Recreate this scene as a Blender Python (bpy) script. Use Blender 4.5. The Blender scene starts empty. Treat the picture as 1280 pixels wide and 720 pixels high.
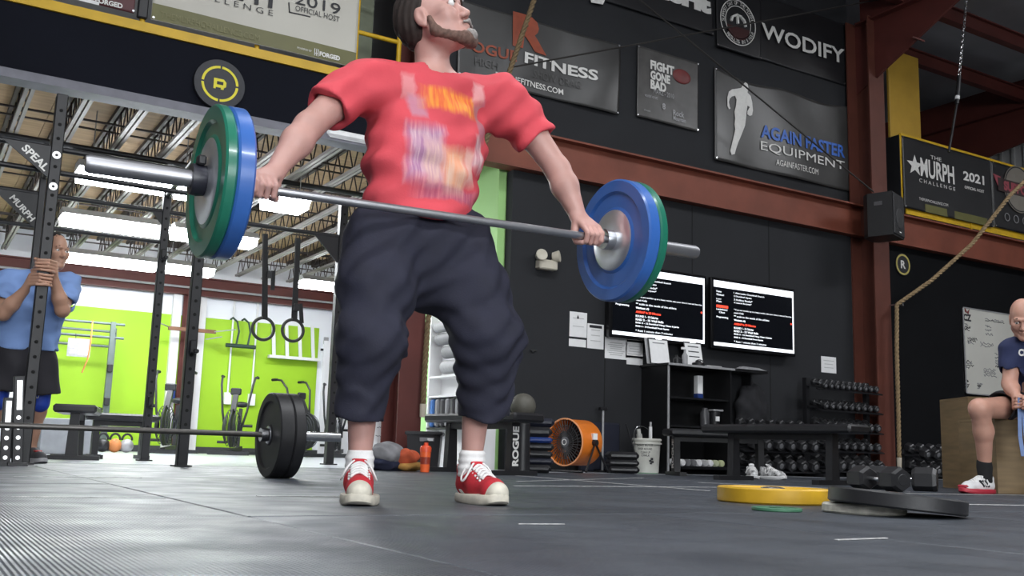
import bpy, math, random
import numpy as np
from mathutils import Matrix, Vector

random.seed(7)
rng = np.random.default_rng(7)
SC = bpy.context.scene
COL = SC.collection
PI = math.pi

# ------------------------------------------------------------------ camera
FPX, PSI, TH, RHO, CH = 1250.0, math.radians(31), math.radians(9.35), math.radians(1.75), 0.17
c_f = np.array([math.sin(PSI) * math.cos(TH), math.cos(PSI) * math.cos(TH), math.sin(TH)])
_r = np.array([math.cos(PSI), -math.sin(PSI), 0.0])
_u = np.cross(_r, c_f)
c_r = _r * math.cos(RHO) + _u * math.sin(RHO)
c_u = -_r * math.sin(RHO) + _u * math.cos(RHO)
c_o = np.array([0, 0, CH])
cam = bpy.data.cameras.new('camera')
cam.sensor_width = 36.0
cam.lens = 36.0 * FPX / 1280.0
cam.clip_start = 0.02
cam.clip_end = 200
cam_o = bpy.data.objects.new('camera', cam)
COL.objects.link(cam_o)
M = Matrix.Identity(4)
for i in range(3):
    M[i][0], M[i][1], M[i][2], M[i][3] = c_r[i], c_u[i], -c_f[i], c_o[i]
cam_o.matrix_world = M
SC.camera = cam_o

# ------------------------------------------------------------------ world, lamps, exposure
SC.view_settings.view_transform = 'Standard'
SC.view_settings.look = 'None'
SC.view_settings.gamma = 1.0
SC.view_settings.use_curve_mapping = False
SC.view_settings.exposure = 0.80
SC.cycles.max_bounces = 6
SC.cycles.diffuse_bounces = 3
SC.cycles.glossy_bounces = 3
wd = bpy.data.worlds.new('world')
SC.world = wd
wd.use_nodes = True
wd.node_tree.nodes['Background'].inputs[0].default_value = (0.75, 0.82, 1.0, 1)
wd.node_tree.nodes['Background'].inputs[1].default_value = 0.03


def area_lamp(loc, sx, sy, power, col=(1, 0.96, 0.92), rot=(0, 0, 0)):
    l = bpy.data.lights.new('hall_lamp', 'AREA')
    l.shape = 'RECTANGLE'
    l.size, l.size_y, l.energy, l.color = sx, sy, power, col
    o = bpy.data.objects.new('hall_lamp', l)
    COL.objects.link(o)
    o.location = loc
    o.rotation_euler = rot
    return o


HALL_LAMPS = [(-2.5, -3.5, 6.2, 200, .2), (2.5, -4.5, 6.2, 190, .2), (-1.5, 1.5, 6.2, 75, .2), (3.6, 4.2, 6.2, 90, .3), (8.0, 3.0, 6.2, 50, 1.0),
              (12.5, 3.5, 6.2, 90, .9)]
for (x, y, z, p, up) in HALL_LAMPS:
    area_lamp((x, y, z), 2.4, 0.5, p, (0.96, 0.98, 1.0))
    area_lamp((x, y, z + 0.1), 2.4, 0.5, p * up, (0.96, 0.98, 1.0), (PI, 0, 0))      # upward fill added above each lamp to brighten the ceiling
# daylight through the glazed overhead door behind the camera
area_lamp((0.5, -8.0, 2.1), 5.4, 2.6, 330, (0.93, 0.97, 1.0), (PI / 2, 0, 0))


def ray(x, y):
    return c_f + c_r * (x - 640) / FPX + c_u * (360 - y) / FPX


def atY(x, y, Y):
    d = ray(x, y)
    return c_o + d * (Y / d[1])


def atX(x, y, X):
    d = ray(x, y)
    return c_o + d * (X / d[0])


def atZ(x, y, Z=0.0):
    d = ray(x, y)
    return c_o + d * ((Z - CH) / d[2])


def atD(x, y, D):
    return c_o + ray(x, y) * D


# ------------------------------------------------------------------ materials
MATS = {}


def mat(name, col, rough=0.6, metal=0.0, var=0.12, scale=8.0, bump=0.0, bscale=60.0, emit=0.0, spec=0.5, alpha=1.0,
        stretch=None, trans=0.0, coat=0.0):
    if name in MATS:
        return MATS[name]
    m = bpy.data.materials.new(name)
    m.use_nodes = True
    nt = m.node_tree
    b = nt.nodes['Principled BSDF']
    b.inputs['Roughness'].default_value = rough
    b.inputs['Metallic'].default_value = metal
    b.inputs['Specular IOR Level'].default_value = spec
    if coat:
        b.inputs['Coat Weight'].default_value = coat
        b.inputs['Coat Roughness'].default_value = 0.1
    if trans:
        b.inputs['Transmission Weight'].default_value = trans
    tc = nt.nodes.new('ShaderNodeTexCoord')
    src = tc.outputs['Object']
    if stretch:
        mp = nt.nodes.new('ShaderNodeMapping')
        mp.inputs['Scale'].default_value = stretch
        nt.links.new(src, mp.inputs[0])
        src = mp.outputs[0]
    c4 = (*col, 1)
    if var > 0:
        n = nt.nodes.new('ShaderNodeTexNoise')
        n.inputs['Scale'].default_value = scale
        n.inputs['Detail'].default_value = 4
        nt.links.new(src, n.inputs['Vector'])
        r = nt.nodes.new('ShaderNodeValToRGB')
        r.color_ramp.elements[0].position = 0.3
        r.color_ramp.elements[1].position = 0.7
        r.color_ramp.elements[0].color = tuple(min(1, c * (1 - var)) for c in col) + (1,)
        r.color_ramp.elements[1].color = tuple(min(1, c * (1 + var)) for c in col) + (1,)
        nt.links.new(n.outputs['Fac'], r.inputs[0])
        nt.links.new(r.outputs[0], b.inputs['Base Color'])
    else:
        b.inputs['Base Color'].default_value = c4
    if bump > 0:
        n2 = nt.nodes.new('ShaderNodeTexNoise')
        n2.inputs['Scale'].default_value = bscale
        n2.inputs['Detail'].default_value = 5
        nt.links.new(src, n2.inputs['Vector'])
        bp = nt.nodes.new('ShaderNodeBump')
        bp.inputs['Strength'].default_value = bump
        bp.inputs['Distance'].default_value = 0.01
        nt.links.new(n2.outputs['Fac'], bp.inputs['Height'])
        nt.links.new(bp.outputs[0], b.inputs['Normal'])
    if emit > 0:
        b.inputs['Emission Color'].default_value = c4
        b.inputs['Emission Strength'].default_value = emit
    MATS[name] = m
    return m


BLACK = mat('black_powder_steel', (0.012, 0.012, 0.014), 0.45, 0.0, 0.1, 20)
STEEL = mat('chrome_steel', (0.62, 0.63, 0.65), 0.25, 1.0, 0.05, 30)
RUBBER = mat('black_rubber', (0.018, 0.018, 0.020), 0.6, 0, 0.2, 25, 0.15, 120)
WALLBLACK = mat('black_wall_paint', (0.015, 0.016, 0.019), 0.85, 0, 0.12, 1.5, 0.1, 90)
RUST = mat('red_oxide_primer', (0.19, 0.052, 0.030), 0.6, 0, 0.15, 3)
MAROON = mat('dark_red_oxide', (0.10, 0.022, 0.017), 0.6, 0, 0.15, 3)
YELLOW = mat('safety_yellow', (0.62, 0.38, 0.012), 0.5, 0, 0.1, 5)
WHITE = mat('white_paint', (0.78, 0.78, 0.78), 0.6, 0, 0.04, 3)
PAPER = mat('white_paper', (0.82, 0.82, 0.82), 0.7, 0, 0.03, 20)
INK = mat('black_ink', (0.02, 0.02, 0.025), 0.6, 0, 0.0)
GREYINK = mat('grey_ink', (0.25, 0.25, 0.26), 0.6, 0, 0.0)
LIME = mat('lime_green_paint', (0.33, 0.58, 0.016), 0.6, 0, 0.06, 1.2, 0.05, 60)
LETTER = mat('white_vinyl_print', (0.72, 0.71, 0.68), 0.5, 0, 0.05, 30)
PADB = mat('black_vinyl_pad', (0.014, 0.014, 0.016), 0.38, 0, 0.1, 30, 0.05, 200)
GREYSTEEL = mat('grey_painted_steel', (0.36, 0.36, 0.37), 0.5, 0.2, 0.08, 20)


# ------------------------------------------------------------------ mesh builder
def frame(o, x, y, z):
    m = Matrix.Identity(4)
    for i in range(3):
        m[i][0], m[i][1], m[i][2], m[i][3] = x[i], y[i], z[i], o[i]
    return m


def look(o, zdir, xhint=(1, 0, 0)):
    z = Vector(zdir).normalized()
    x = Vector(xhint)
    x = x - z * x.dot(z)
    if x.length < 1e-4:
        x = Vector((0, 1, 0)) - z * z.y
    x.normalize()
    return frame(o, x, z.cross(x), z)


class MB:
    def __init__(self, M=None):
        self.v, self.f, self.M = [], [], M

    def add(self, vs, fs, M=None):
        o = len(self.v)
        for p in vs:
            p = Vector(p)
            if M is not None:
                p = M @ p
            if self.M is not None:
                p = self.M @ p
            self.v.append(tuple(p))
        self.f += [tuple(i + o for i in f) for f in fs]
        return self

    def box(self, c, s, M=None, bev=0.0, rz=0.0):
        x, y, z = s[0] / 2, s[1] / 2, s[2] / 2
        R = Matrix.Translation(c) @ Matrix.Rotation(rz, 4, 'Z')
        if M is not None:
            R = M @ R
        if bev <= 0:
            vs = [(a * x, b * y, d * z) for a in (-1, 1) for b in (-1, 1) for d in (-1, 1)]
            fs = [(0, 1, 3, 2), (4, 6, 7, 5), (0, 4, 5, 1), (2, 3, 7, 6), (0, 2, 6, 4), (1, 5, 7, 3)]
            return self.add(vs, fs, R)
        b = min(bev, x * .9, y * .9, z * .9)
        vs, ix = [], {}
        for sx in (-1, 1):
            for sy in (-1, 1):
                for sz in (-1, 1):
                    for k, (dx, dy, dz) in enumerate(((0, b, b), (b, 0, b), (b, b, 0))):
                        ix[(sx, sy, sz, k)] = len(vs)
                        vs.append((sx * (x - dx), sy * (y - dy), sz * (z - dz)))
        fs = []
        for s_ in (-1, 1):
            q = [(s_, -1, -1, 0), (s_, 1, -1, 0), (s_, 1, 1, 0), (s_, -1, 1, 0)]
            fs.append(tuple(ix[k] for k in (q if s_ > 0 else q[::-1])))
            q = [(-1, s_, -1, 1), (1, s_, -1, 1), (1, s_, 1, 1), (-1, s_, 1, 1)]
            fs.append(tuple(ix[k] for k in (q[::-1] if s_ > 0 else q)))
            q = [(-1, -1, s_, 2), (1, -1, s_, 2), (1, 1, s_, 2), (-1, 1, s_, 2)]
            fs.append(tuple(ix[k] for k in (q if s_ > 0 else q[::-1])))
        for a in (-1, 1):
            for c_ in (-1, 1):
                fs.append((ix[(a, c_, -1, 0)], ix[(a, c_, 1, 0)], ix[(a, c_, 1, 1)], ix[(a, c_, -1, 1)]))
                fs.append((ix[(a, -1, c_, 0)], ix[(a, 1, c_, 0)], ix[(a, 1, c_, 2)], ix[(a, -1, c_, 2)]))
                fs.append((ix[(-1, a, c_, 1)], ix[(1, a, c_, 1)], ix[(1, a, c_, 2)], ix[(-1, a, c_, 2)]))
                for d in (-1, 1):
                    fs.append((ix[(a, c_, d, 0)], ix[(a, c_, d, 1)], ix[(a, c_, d, 2)]))
        return self.add(vs, fs, R)

    def lathe(self, prof, M=None, seg=24, cap=True):
        """profile of (radius, z) pairs turned about local z"""
        vs, fs = [], []
        n = len(prof)
        for k in range(seg):
            a = 2 * PI * k / seg
            for (r, z) in prof:
                vs.append((r * math.cos(a), r * math.sin(a), z))
        for k in range(seg):
            k2 = (k + 1) % seg
            for i in range(n - 1):
                fs.append((k * n + i, k2 * n + i, k2 * n + i + 1, k * n + i + 1))
        if cap:
            fs.append(tuple(k * n for k in range(seg))[::-1])
            fs.append(tuple(k * n + n - 1 for k in range(seg)))
        return self.add(vs, fs, M)

    def cyl(self, p0, p1, r0, r1=None, seg=12, cap=True):
        p0, p1 = Vector(p0), Vector(p1)
        r1 = r0 if r1 is None else r1
        return self.lathe([(r0, 0), (r1, (p1 - p0).length)], look(p0, p1 - p0, (0.3, 1, 0.2)), seg, cap)

    def bar(self, p0, p1, w, h, up=(0, 0, 1), bev=0.0):
        """rectangular bar from p0 to p1; w across, h along up"""
        p0, p1 = Vector(p0), Vector(p1)
        d = (p1 - p0).normalized()
        u = Vector(up)
        u = u - d * u.dot(d)
        if u.length < 1e-4:
            u = Vector((1, 0, 0)) - d * d.x
        u.normalize()
        m = frame((p0 + p1) / 2, d, u.cross(d), u)
        return self.box((0, 0, 0), ((p1 - p0).length, w, h), m, bev)

    def tube(self, pts, r, seg=8, closed=False, cap=True):
        P = [Vector(p) for p in pts]
        n = len(P)
        rr = r if hasattr(r, '__len__') else [r] * n
        vs, fs = [], []
        prev = None
        for i in range(n):
            a = P[(i - 1) % n] if (closed or i > 0) else P[i]
            b = P[(i + 1) % n] if (closed or i < n - 1) else P[i]
            t = (b - a).normalized()
            if prev is None:
                x = Vector((0, 0, 1)) - t * t.z
                if x.length < 0.1:
                    x = Vector((1, 0, 0)) - t * t.x
            else:
                x = prev - t * prev.dot(t)
            x.normalize()
            prev = x
            y = t.cross(x)
            for k in range(seg):
                an = 2 * PI * k / seg
                vs.append(P[i] + (x * math.cos(an) + y * math.sin(an)) * rr[i])
        m = n if closed else n - 1
        for i in range(m):
            j = (i + 1) % n
            for k in range(seg):
                k2 = (k + 1) % seg
                fs.append((i * seg + k, i * seg + k2, j * seg + k2, j * seg + k))
        if cap and not closed:
            fs.append(tuple(range(seg))[::-1])
            fs.append(tuple((n - 1) * seg + k for k in range(seg)))
        return self.add(vs, fs)

    def prism(self, poly, M, t, back=0.0):
        """polygon in local xy, from z=back to z=t"""
        n = len(poly)
        vs = [(p[0], p[1], back) for p in poly] + [(p[0], p[1], t) for p in poly]
        fs = [tuple(range(n))[::-1], tuple(range(n, 2 * n))]
        fs += [(i, (i + 1) % n, n + (i + 1) % n, n + i) for i in range(n)]
        return self.add(vs, fs, M)

    def ball(self, c, r, M=None, seg=14, rings=8):
        r = r if hasattr(r, '__len__') else (r, r, r)
        vs, fs = [], []
        for i in range(rings + 1):
            a = PI * i / rings
            for k in range(seg):
                b = 2 * PI * k / seg
                vs.append((c[0] + r[0] * math.sin(a) * math.cos(b), c[1] + r[1] * math.sin(a) * math.sin(b), c[2] - r[2] * math.cos(a)))
        for i in range(rings):
            for k in range(seg):
                k2 = (k + 1) % seg
                fs.append((i * seg + k, i * seg + k2, (i + 1) * seg + k2, (i + 1) * seg + k))
        return self.add(vs, fs, M)

    def grid(self, fn, nu, nv, closed_u=False):
        vs = [fn(u / nu, v / nv) for v in range(nv + 1) for u in range(nu + (0 if closed_u else 1))]
        w = nu if closed_u else nu + 1
        fs = []
        for v in range(nv):
            for u in range(nu):
                u2 = (u + 1) % w
                fs.append((v * w + u, v * w + u2, (v + 1) * w + u2, (v + 1) * w + u))
        return self.add(vs, fs)

    def mesh(self, name):
        me = bpy.data.meshes.new(name)
        me.from_pydata(self.v, [], self.f)
        return me

    def build(self, name, m, parent=None, smooth=40, label=None, local=False):
        return link_mesh(self.mesh(name), name, m, parent, smooth, label, local)


def world_of(o):
    w = Matrix.Identity(4)
    while o is not None:
        w = o.matrix_basis @ w
        o = o.parent
    return w


def link_mesh(me, name, m, parent=None, smooth=40, label=None, local=False):
    if m is not None:
        me.materials.append(m)
    o = bpy.data.objects.new(name, me)
    COL.objects.link(o)
    if parent is not None:
        if not local:
            me.transform(world_of(parent).inverted())
        o.parent = parent
    if smooth:
        me.polygons.foreach_set('use_smooth', [True] * len(me.polygons))
        if smooth < 180:
            me.set_sharp_from_angle(angle=math.radians(smooth))
    me.update()
    if label:
        o['label'] = label
    return o


def tag(o, label, cat, group=None, kind=None):
    o['label'] = label
    o['category'] = cat
    if group:
        o['group'] = group
    if kind:
        o['kind'] = kind
    return o


def thing(name, label, cat, loc=(0, 0, 0), rz=0.0, group=None):
    o = bpy.data.objects.new(name, None)
    o.empty_display_size = 0.1
    COL.objects.link(o)
    o.location = Vector(loc)
    o.rotation_euler = (0, 0, rz)
    return tag(o, label, cat, group)


def structure(name, mb, m, parent=None, smooth=40):
    o = mb.build(name, m, parent, smooth)
    if parent is None:
        o['kind'] = 'structure'
    return o


def copy_tree(o, parent=None):
    c = o.copy()
    COL.objects.link(c)
    if parent is not None:
        c.parent = parent
    for ch in [k for k in o.children]:
        copy_tree(ch, c)
    return c


ORD = ['first', 'second', 'third', 'fourth', 'fifth', 'sixth', 'seventh', 'eighth', 'ninth', 'tenth', 'eleventh', 'twelfth',
       'thirteenth', 'fourteenth', 'fifteenth', 'sixteenth', 'seventeenth', 'eighteenth']

TEXT_CACHE = {}


def text_geo(s, bold=0.0):
    """flat outline mesh of a line of text, normalised into the unit square"""
    key = (s, bold)
    if key not in TEXT_CACHE:
        cu = bpy.data.curves.new('t', 'FONT')
        cu.body = s
        cu.offset = bold
        cu.resolution_u = 3
        o = bpy.data.objects.new('t', cu)
        me = bpy.data.meshes.new_from_object(o)
        co = np.array([v.co[:] for v in me.vertices])
        fs = [tuple(p.vertices) for p in me.polygons]
        bpy.data.objects.remove(o)
        bpy.data.curves.remove(cu)
        bpy.data.meshes.remove(me)
        lo, hi = co.min(0), co.max(0)
        TEXT_CACHE[key] = ((co[:, :2] - lo[:2]) / np.maximum(hi[:2] - lo[:2], 1e-6), fs)
    return TEXT_CACHE[key]


def text_on(mb, s, fn, bold=0.0):
    """fn maps unit-square (u, v) to a world point"""
    co, fs = text_geo(s, bold)
    return mb.add([fn(u, v) for u, v in co], fs)


def wall_rect(p_tl, p_br, Y):
    a, b = atY(*p_tl, Y), atY(*p_br, Y)
    return a[0], b[0], b[2], a[2]          # x0, x1, z0, z1


def line_rect(xl, yt, yb, xr, Y, slope=0.25):
    """world rectangle of a level line of print, from its left end's top and bottom and its right end"""
    a, b, c = atY(xl, yt, Y), atY(xl, yb, Y), atY(xr, (yt + yb) / 2 + slope * (xr - xl), Y)
    return a[0], c[0], b[2], a[2]


def wall_text(parent, s, rect, Y, m, bold=0.0, fold=None, name='lettering', slant=0.0, eps=0.006):
    x0, x1, z0, z1 = rect
    mb = MB()

    def fn(u, v):
        x, z = x0 + (x1 - x0) * u + slant * (z1 - z0) * v, z0 + (z1 - z0) * v
        return (x, Y - eps + (fold(x, z) if fold else 0), z)
    text_on(mb, s, fn, bold)
    return mb.build(name, m, parent, 0)


# ------------------------------------------------------------------ smooth bodies (distance field + surface nets)
class SDF:
    def __init__(self):
        self.p = []

    def cone(self, a, b, ra, rb=None, k=0.03, flat=None, op=1):
        self.p.append(('c', np.array(a, float), np.array(b, float), ra, ra if rb is None else rb, k, flat, op))
        return self

    def ell(self, c, r, R=None, k=0.03, op=1):
        R = np.eye(3) if R is None else np.array(R, float)
        self.p.append(('e', np.array(c, float), R, np.array(r, float), 0, k, None, op))
        return self

    def cut(self, *a, **kw):
        return self.cone(*a, op=-1, **kw)

    def mesh(self, h, disp=None):
        lo, hi = np.full(3, 1e9), np.full(3, -1e9)
        bb = []
        for q in self.p:
            if q[0] == 'c':
                r = max(q[3], q[4])
                a, b = np.minimum(q[1], q[2]) - r, np.maximum(q[1], q[2]) + r
                if q[6] is not None and q[6][1] > 1:
                    a, b = a - r * (q[6][1] - 1), b + r * (q[6][1] - 1)
            else:
                e = np.sqrt(((q[2] * q[3]) ** 2).sum(1))
                a, b = q[1] - e, q[1] + e
            pad = q[5] + 4 * h
            bb.append((a - pad, b + pad))
            if q[7] > 0:
                lo, hi = np.minimum(lo, a - pad), np.maximum(hi, b + pad)
        n = np.ceil((hi - lo) / h).astype(int) + 2
        F = np.full(n, 0.5, np.float32)
        for q, (a, b) in zip(self.p, bb):
            i0 = np.clip(np.floor((a - lo) / h).astype(int), 0, n)
            i1 = np.clip(np.ceil((b - lo) / h).astype(int) + 1, 0, n)
            if (i1 <= i0).any():
                continue
            g = [(lo[d] + h * np.arange(i0[d], i1[d])).astype(np.float32) for d in range(3)]
            X, Y, Z = np.meshgrid(*g, indexing='ij', sparse=True)
            if q[0] == 'c':
                A, B = q[1], q[2]
                px, py, pz = X - A[0], Y - A[1], Z - A[2]
                ba = B - A
                sc = 1.0
                if q[6] is not None:
                    nn, fac = np.array(q[6][0], float), q[6][1]
                    nn = nn / np.linalg.norm(nn)
                    t = (px * nn[0] + py * nn[1] + pz * nn[2]) * (1 / fac - 1)
                    px, py, pz = px + t * nn[0], py + t * nn[1], pz + t * nn[2]
                    ba = ba + nn * (ba @ nn) * (1 / fac - 1)
                    sc = min(1.0, fac)
                L = max(ba @ ba, 1e-9)
                t = np.clip((px * ba[0] + py * ba[1] + pz * ba[2]) / L, 0, 1)
                d = np.sqrt((px - t * ba[0]) ** 2 + (py - t * ba[1]) ** 2 + (pz - t * ba[2]) ** 2) - (q[3] + (q[4] - q[3]) * t)
                d = d * sc
            else:
                c, R, r = q[1], q[2], q[3]
                x, y, z = X - c[0], Y - c[1], Z - c[2]
                l = [(x * R[0, j] + y * R[1, j] + z * R[2, j]) for j in range(3)]
                k0 = np.sqrt(sum((l[j] / r[j]) ** 2 for j in range(3)))
                k1 = np.sqrt(sum((l[j] / r[j] ** 2) ** 2 for j in range(3)))
                d = k0 * (k0 - 1) / np.maximum(k1, 1e-6)
                d = np.where(k0 < 1e-4, -r.min(), d)
            sl = tuple(slice(i0[j], i1[j]) for j in range(3))
            f = F[sl]
            k = q[5]
            if q[7] > 0:
                hh = np.maximum(k - np.abs(f - d), 0) / k
                F[sl] = np.minimum(f, d) - hh * hh * k * 0.25
            else:
                hh = np.maximum(k - np.abs(f + d), 0) / k
                F[sl] = np.maximum(f, -d) + hh * hh * k * 0.25
        if disp is not None:
            g = [(lo[d] + h * np.arange(n[d])).astype(np.float32) for d in range(3)]
            X, Y, Z = np.meshgrid(*g, indexing='ij', sparse=True)
            near = np.argwhere(np.abs(F) < 0.05)
            if len(near):
                pts = lo + near * h
                F[near[:, 0], near[:, 1], near[:, 2]] += disp(pts).astype(np.float32)
        return surface_nets(F, lo, h)


def surface_nets(F, lo, h):
    S = F < 0
    cnt = np.zeros([k - 1 for k in F.shape], np.int8)
    offs = [(i, j, k) for i in (0, 1) for j in (0, 1) for k in (0, 1)]
    N = F.shape
    for (i, j, k) in offs:
        cnt += S[i:N[0] - 1 + i, j:N[1] - 1 + j, k:N[2] - 1 + k]
    act = np.argwhere((cnt > 0) & (cnt < 8))
    vid = np.full(cnt.shape, -1, np.int32)
    vid[act[:, 0], act[:, 1], act[:, 2]] = np.arange(len(act))
    cv = np.stack([F[act[:, 0] + i, act[:, 1] + j, act[:, 2] + k] for (i, j, k) in offs], 1)
    acc = np.zeros((len(act), 3))
    num = np.zeros(len(act))
    O = np.array(offs, float)
    for a in range(8):
        for b in range(a + 1, 8):
            if np.abs(O[a] - O[b]).sum() == 1:
                fa, fb = cv[:, a], cv[:, b]
                m = (fa < 0) != (fb < 0)
                t = np.where(m, fa / np.where(m, fa - fb, 1), 0)
                acc += m[:, None] * (O[a] + t[:, None] * (O[b] - O[a]))
                num += m
    V = lo + h * (act + acc / num[:, None])
    quads = []
    for ax in range(3):
        sh = [slice(1, N[d] - 1) for d in range(3)]
        s0, s1 = list(sh), list(sh)
        s0[ax], s1[ax] = slice(0, N[ax] - 1), slice(1, N[ax])
        A, B = S[tuple(s0)], S[tuple(s1)]
        for flip in (0, 1):
            e = np.argwhere(A & ~B if not flip else ~A & B)
            off = np.ones(3, int)
            off[ax] = 0
            e = e + off
            u, v = (ax + 1) % 3, (ax + 2) % 3
            du, dv = np.zeros(3, int), np.zeros(3, int)
            du[u], dv[v] = 1, 1
            c = [e - du - dv, e - dv, e, e - du]
            q = np.stack([vid[x[:, 0], x[:, 1], x[:, 2]] for x in c], 1)
            quads.append(q[:, ::-1] if flip else q)
    Q = np.concatenate(quads)
    Q = Q[(Q >= 0).all(1)]
    return V, Q


def sdf_object(S, name, m, parent, h, disp=None, label=None):
    V, Q = S.mesh(h, disp)
    me = bpy.data.meshes.new(name)
    me.vertices.add(len(V))
    me.vertices.foreach_set('co', V.astype(np.float32).ravel())
    me.loops.add(Q.size)
    me.loops.foreach_set('vertex_index', Q.astype(np.int32).ravel())
    me.polygons.add(len(Q))
    me.polygons.foreach_set('loop_start', np.arange(0, Q.size, 4, dtype=np.int32))
    me.polygons.foreach_set('loop_total', np.full(len(Q), 4, np.int32))
    me.update(calc_edges=True)
    me.validate()
    return link_mesh(me, name, m, parent, 180, label)
# ================================================================== SETTING
W = 8.6                       # long black wall, runs along X
YB = 17.5                     # green rear wall
DECK = 3.45                   # underside of the mezzanine deck


def brick_floor_mat():
    """ribbed black rubber: fine ribs along Y as relief, scuffs as wear"""
    m = mat('floor_rubber', (0.050, 0.058, 0.072), 0.42, 0, 0.22, 2.2)
    nt = m.node_tree
    b = nt.nodes['Principled BSDF']
    tc = nt.nodes.new('ShaderNodeTexCoord')
    wv = nt.nodes.new('ShaderNodeTexWave')
    wv.inputs['Scale'].default_value = 38.0
    wv.inputs['Distortion'].default_value = 0.6
    wv.bands_direction = 'X'
    nz = nt.nodes.new('ShaderNodeTexNoise')
    nz.inputs['Scale'].default_value = 70
    nz.inputs['Detail'].default_value = 6
    ad = nt.nodes.new('ShaderNodeMath')
    ad.operation = 'ADD'
    bp = nt.nodes.new('ShaderNodeBump')
    bp.inputs['Strength'].default_value = 0.35
    bp.inputs['Distance'].default_value = 0.004
    nt.links.new(tc.outputs['Object'], wv.inputs['Vector'])
    nt.links.new(tc.outputs['Object'], nz.inputs['Vector'])
    nt.links.new(wv.outputs['Fac'], ad.inputs[0])
    nt.links.new(nz.outputs['Fac'], ad.inputs[1])
    nt.links.new(ad.outputs[0], bp.inputs['Height'])
    nt.links.new(bp.outputs[0], b.inputs['Normal'])
    n3 = nt.nodes.new('ShaderNodeTexNoise')
    n3.inputs['Scale'].default_value = 5
    n3.inputs['Detail'].default_value = 8
    mr = nt.nodes.new('ShaderNodeMapRange')
    mr.inputs['From Min'].default_value = 0.3
    mr.inputs['From Max'].default_value = 0.7
    mr.inputs['To Min'].default_value = 0.34
    mr.inputs['To Max'].default_value = 0.55
    nt.links.new(tc.outputs['Object'], n3.inputs['Vector'])
    nt.links.new(n3.outputs['Fac'], mr.inputs['Value'])
    nt.links.new(mr.outputs[0], b.inputs['Roughness'])
    return m


FLOORM = brick_floor_mat()
floor = structure('floor', MB().box((6, 0, -0.06), (30, 18, 0.1)), mat('floor_joint', (0.012, 0.012, 0.013), 0.9))
mb0 = None
for i in range(-4, 13):
    for j in range(-1, 6):
        x0, y0 = 0.74 + 1.22 * i, -3.05 + 1.83 * (j + 1)
        y1 = min(y0 + 1.83, 8.0)
        if y0 > 7.9:
            continue
        key = round(y1 - y0, 2)
        if mb0 is None or key not in mb0:
            mb0 = mb0 or {}
            mb0[key] = MB().box((0.61, (y1 - y0) / 2, -0.006), (1.214, y1 - y0 - 0.006, 0.012), bev=0.003).mesh('rubber_mat')
            mb0[key].materials.append(FLOORM)
        o = bpy.data.objects.new('rubber_mat', mb0[key])
        COL.objects.link(o)
        o.parent = floor
        o.location = (x0, y0, random.uniform(-0.0008, 0))
# strips of white tape stuck on the mats
TAPE = mat('worn_white_tape', (0.42, 0.42, 0.42), 0.6, 0, 0.35, 40)
for (a, b, w) in (((4.0, 6.5), (3.72, 4.1), 0.03), ((2.75, 4.5), (4.25, 4.62), 0.02), ((5.15, 3.98), (6.3, 3.85), 0.03),
                  ((4.0, 2.93), (4.6, 2.78), 0.03), ((1.05, 3.37), (1.38, 3.35), 0.025), ((0.45, 4.95), (1.0, 5.0), 0.015),
                  ((0.3, 3.27), (0.72, 3.22), 0.012), ((3.2, 5.2), (5.2, 6.5), 0.014), ((4.9, 5.5), (5.5, 4.2), 0.016),
                  ((6.2, 3.83), (7.6, 3.6), 0.02), ((1.80, 1.57), (1.98, 1.58), 0.010), ((1.3, 2.1), (1.42, 2.08), 0.006)):
    MB().bar((*a, 0.0015), (*b, 0.0015), w, 0.002).build('tape_strip', TAPE, floor, 0)
structure('floor_rear', MB().box((5, 12.8, -0.05), (24, 9.6, 0.1)), mat('pale_rear_floor', (0.50, 0.52, 0.56), 0.30, 0, 0.08, 1.5))

# walls of the rear room
wr = structure('wall_rear', MB().box((6, YB + 0.1, 1.6), (26, 0.2, 3.8)), mat('rear_wall_white', (0.80, 0.82, 0.86), 0.6, 0, 0.03, 1.0))
MB().box((2.35 + 1.6, YB - 0.01, 1.19), (7.9 - 2.35 + 0.65 - 1.3 + 0.0, 0.02, 2.26)).build('green_panel', LIME, wr, 0)
MB().box((0.2, YB - 0.01, 1.19), (1.8, 0.02, 2.26)).build('green_panel', LIME, wr, 0)
structure('baseboard_rear', MB().box((6, YB - 0.015, 0.055), (26, 0.03, 0.11)), mat('dark_baseboard', (0.04, 0.04, 0.045), 0.6))
tb = structure('trim_beam', MB().box((6, YB - 0.14, 2.82), (26, 0.012, 0.30)).box((6, YB - 0.16, 2.97), (26, 0.16, 0.02)).box((6, YB - 0.16, 2.67), (26, 0.16, 0.02)), MAROON)
MB().cyl((0, YB - 0.26, 2.78), (9, YB - 0.26, 2.78), 0.02, seg=8).build('sprinkler_pipe', GREYSTEEL, tb)
structure('wall_left', MB().box((-3.9, 12.9, 1.8), (0.2, 9.4, 3.6)), WHITE)
structure('wall_right_rear', MB().box((9.6, 13.1, 1.8), (0.2, 8.7, 3.6)), WHITE)
structure('wall_partition', MB().box((5.12, 9.6, 1.72), (0.12, 1.7, 3.44)), mat('pale_green_partition', (0.40, 0.70, 0.26), 0.6, 0, 0.05, 1.0))
st = structure('column_rear', MB().box((4.02, YB - 0.24, 1.35), (0.02, 0.30, 2.7)).box((4.02, YB - 0.09, 1.35), (0.2, 0.02, 2.7)).box((4.02, YB - 0.39, 1.35), (0.2, 0.02, 2.7)), MAROON)
MB().box((3.82, YB - 0.07, 1.4), (0.14, 0.1, 2.8)).box((4.24, YB - 0.07, 1.4), (0.14, 0.1, 2.8)).build('pilaster', WHITE, st)
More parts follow.
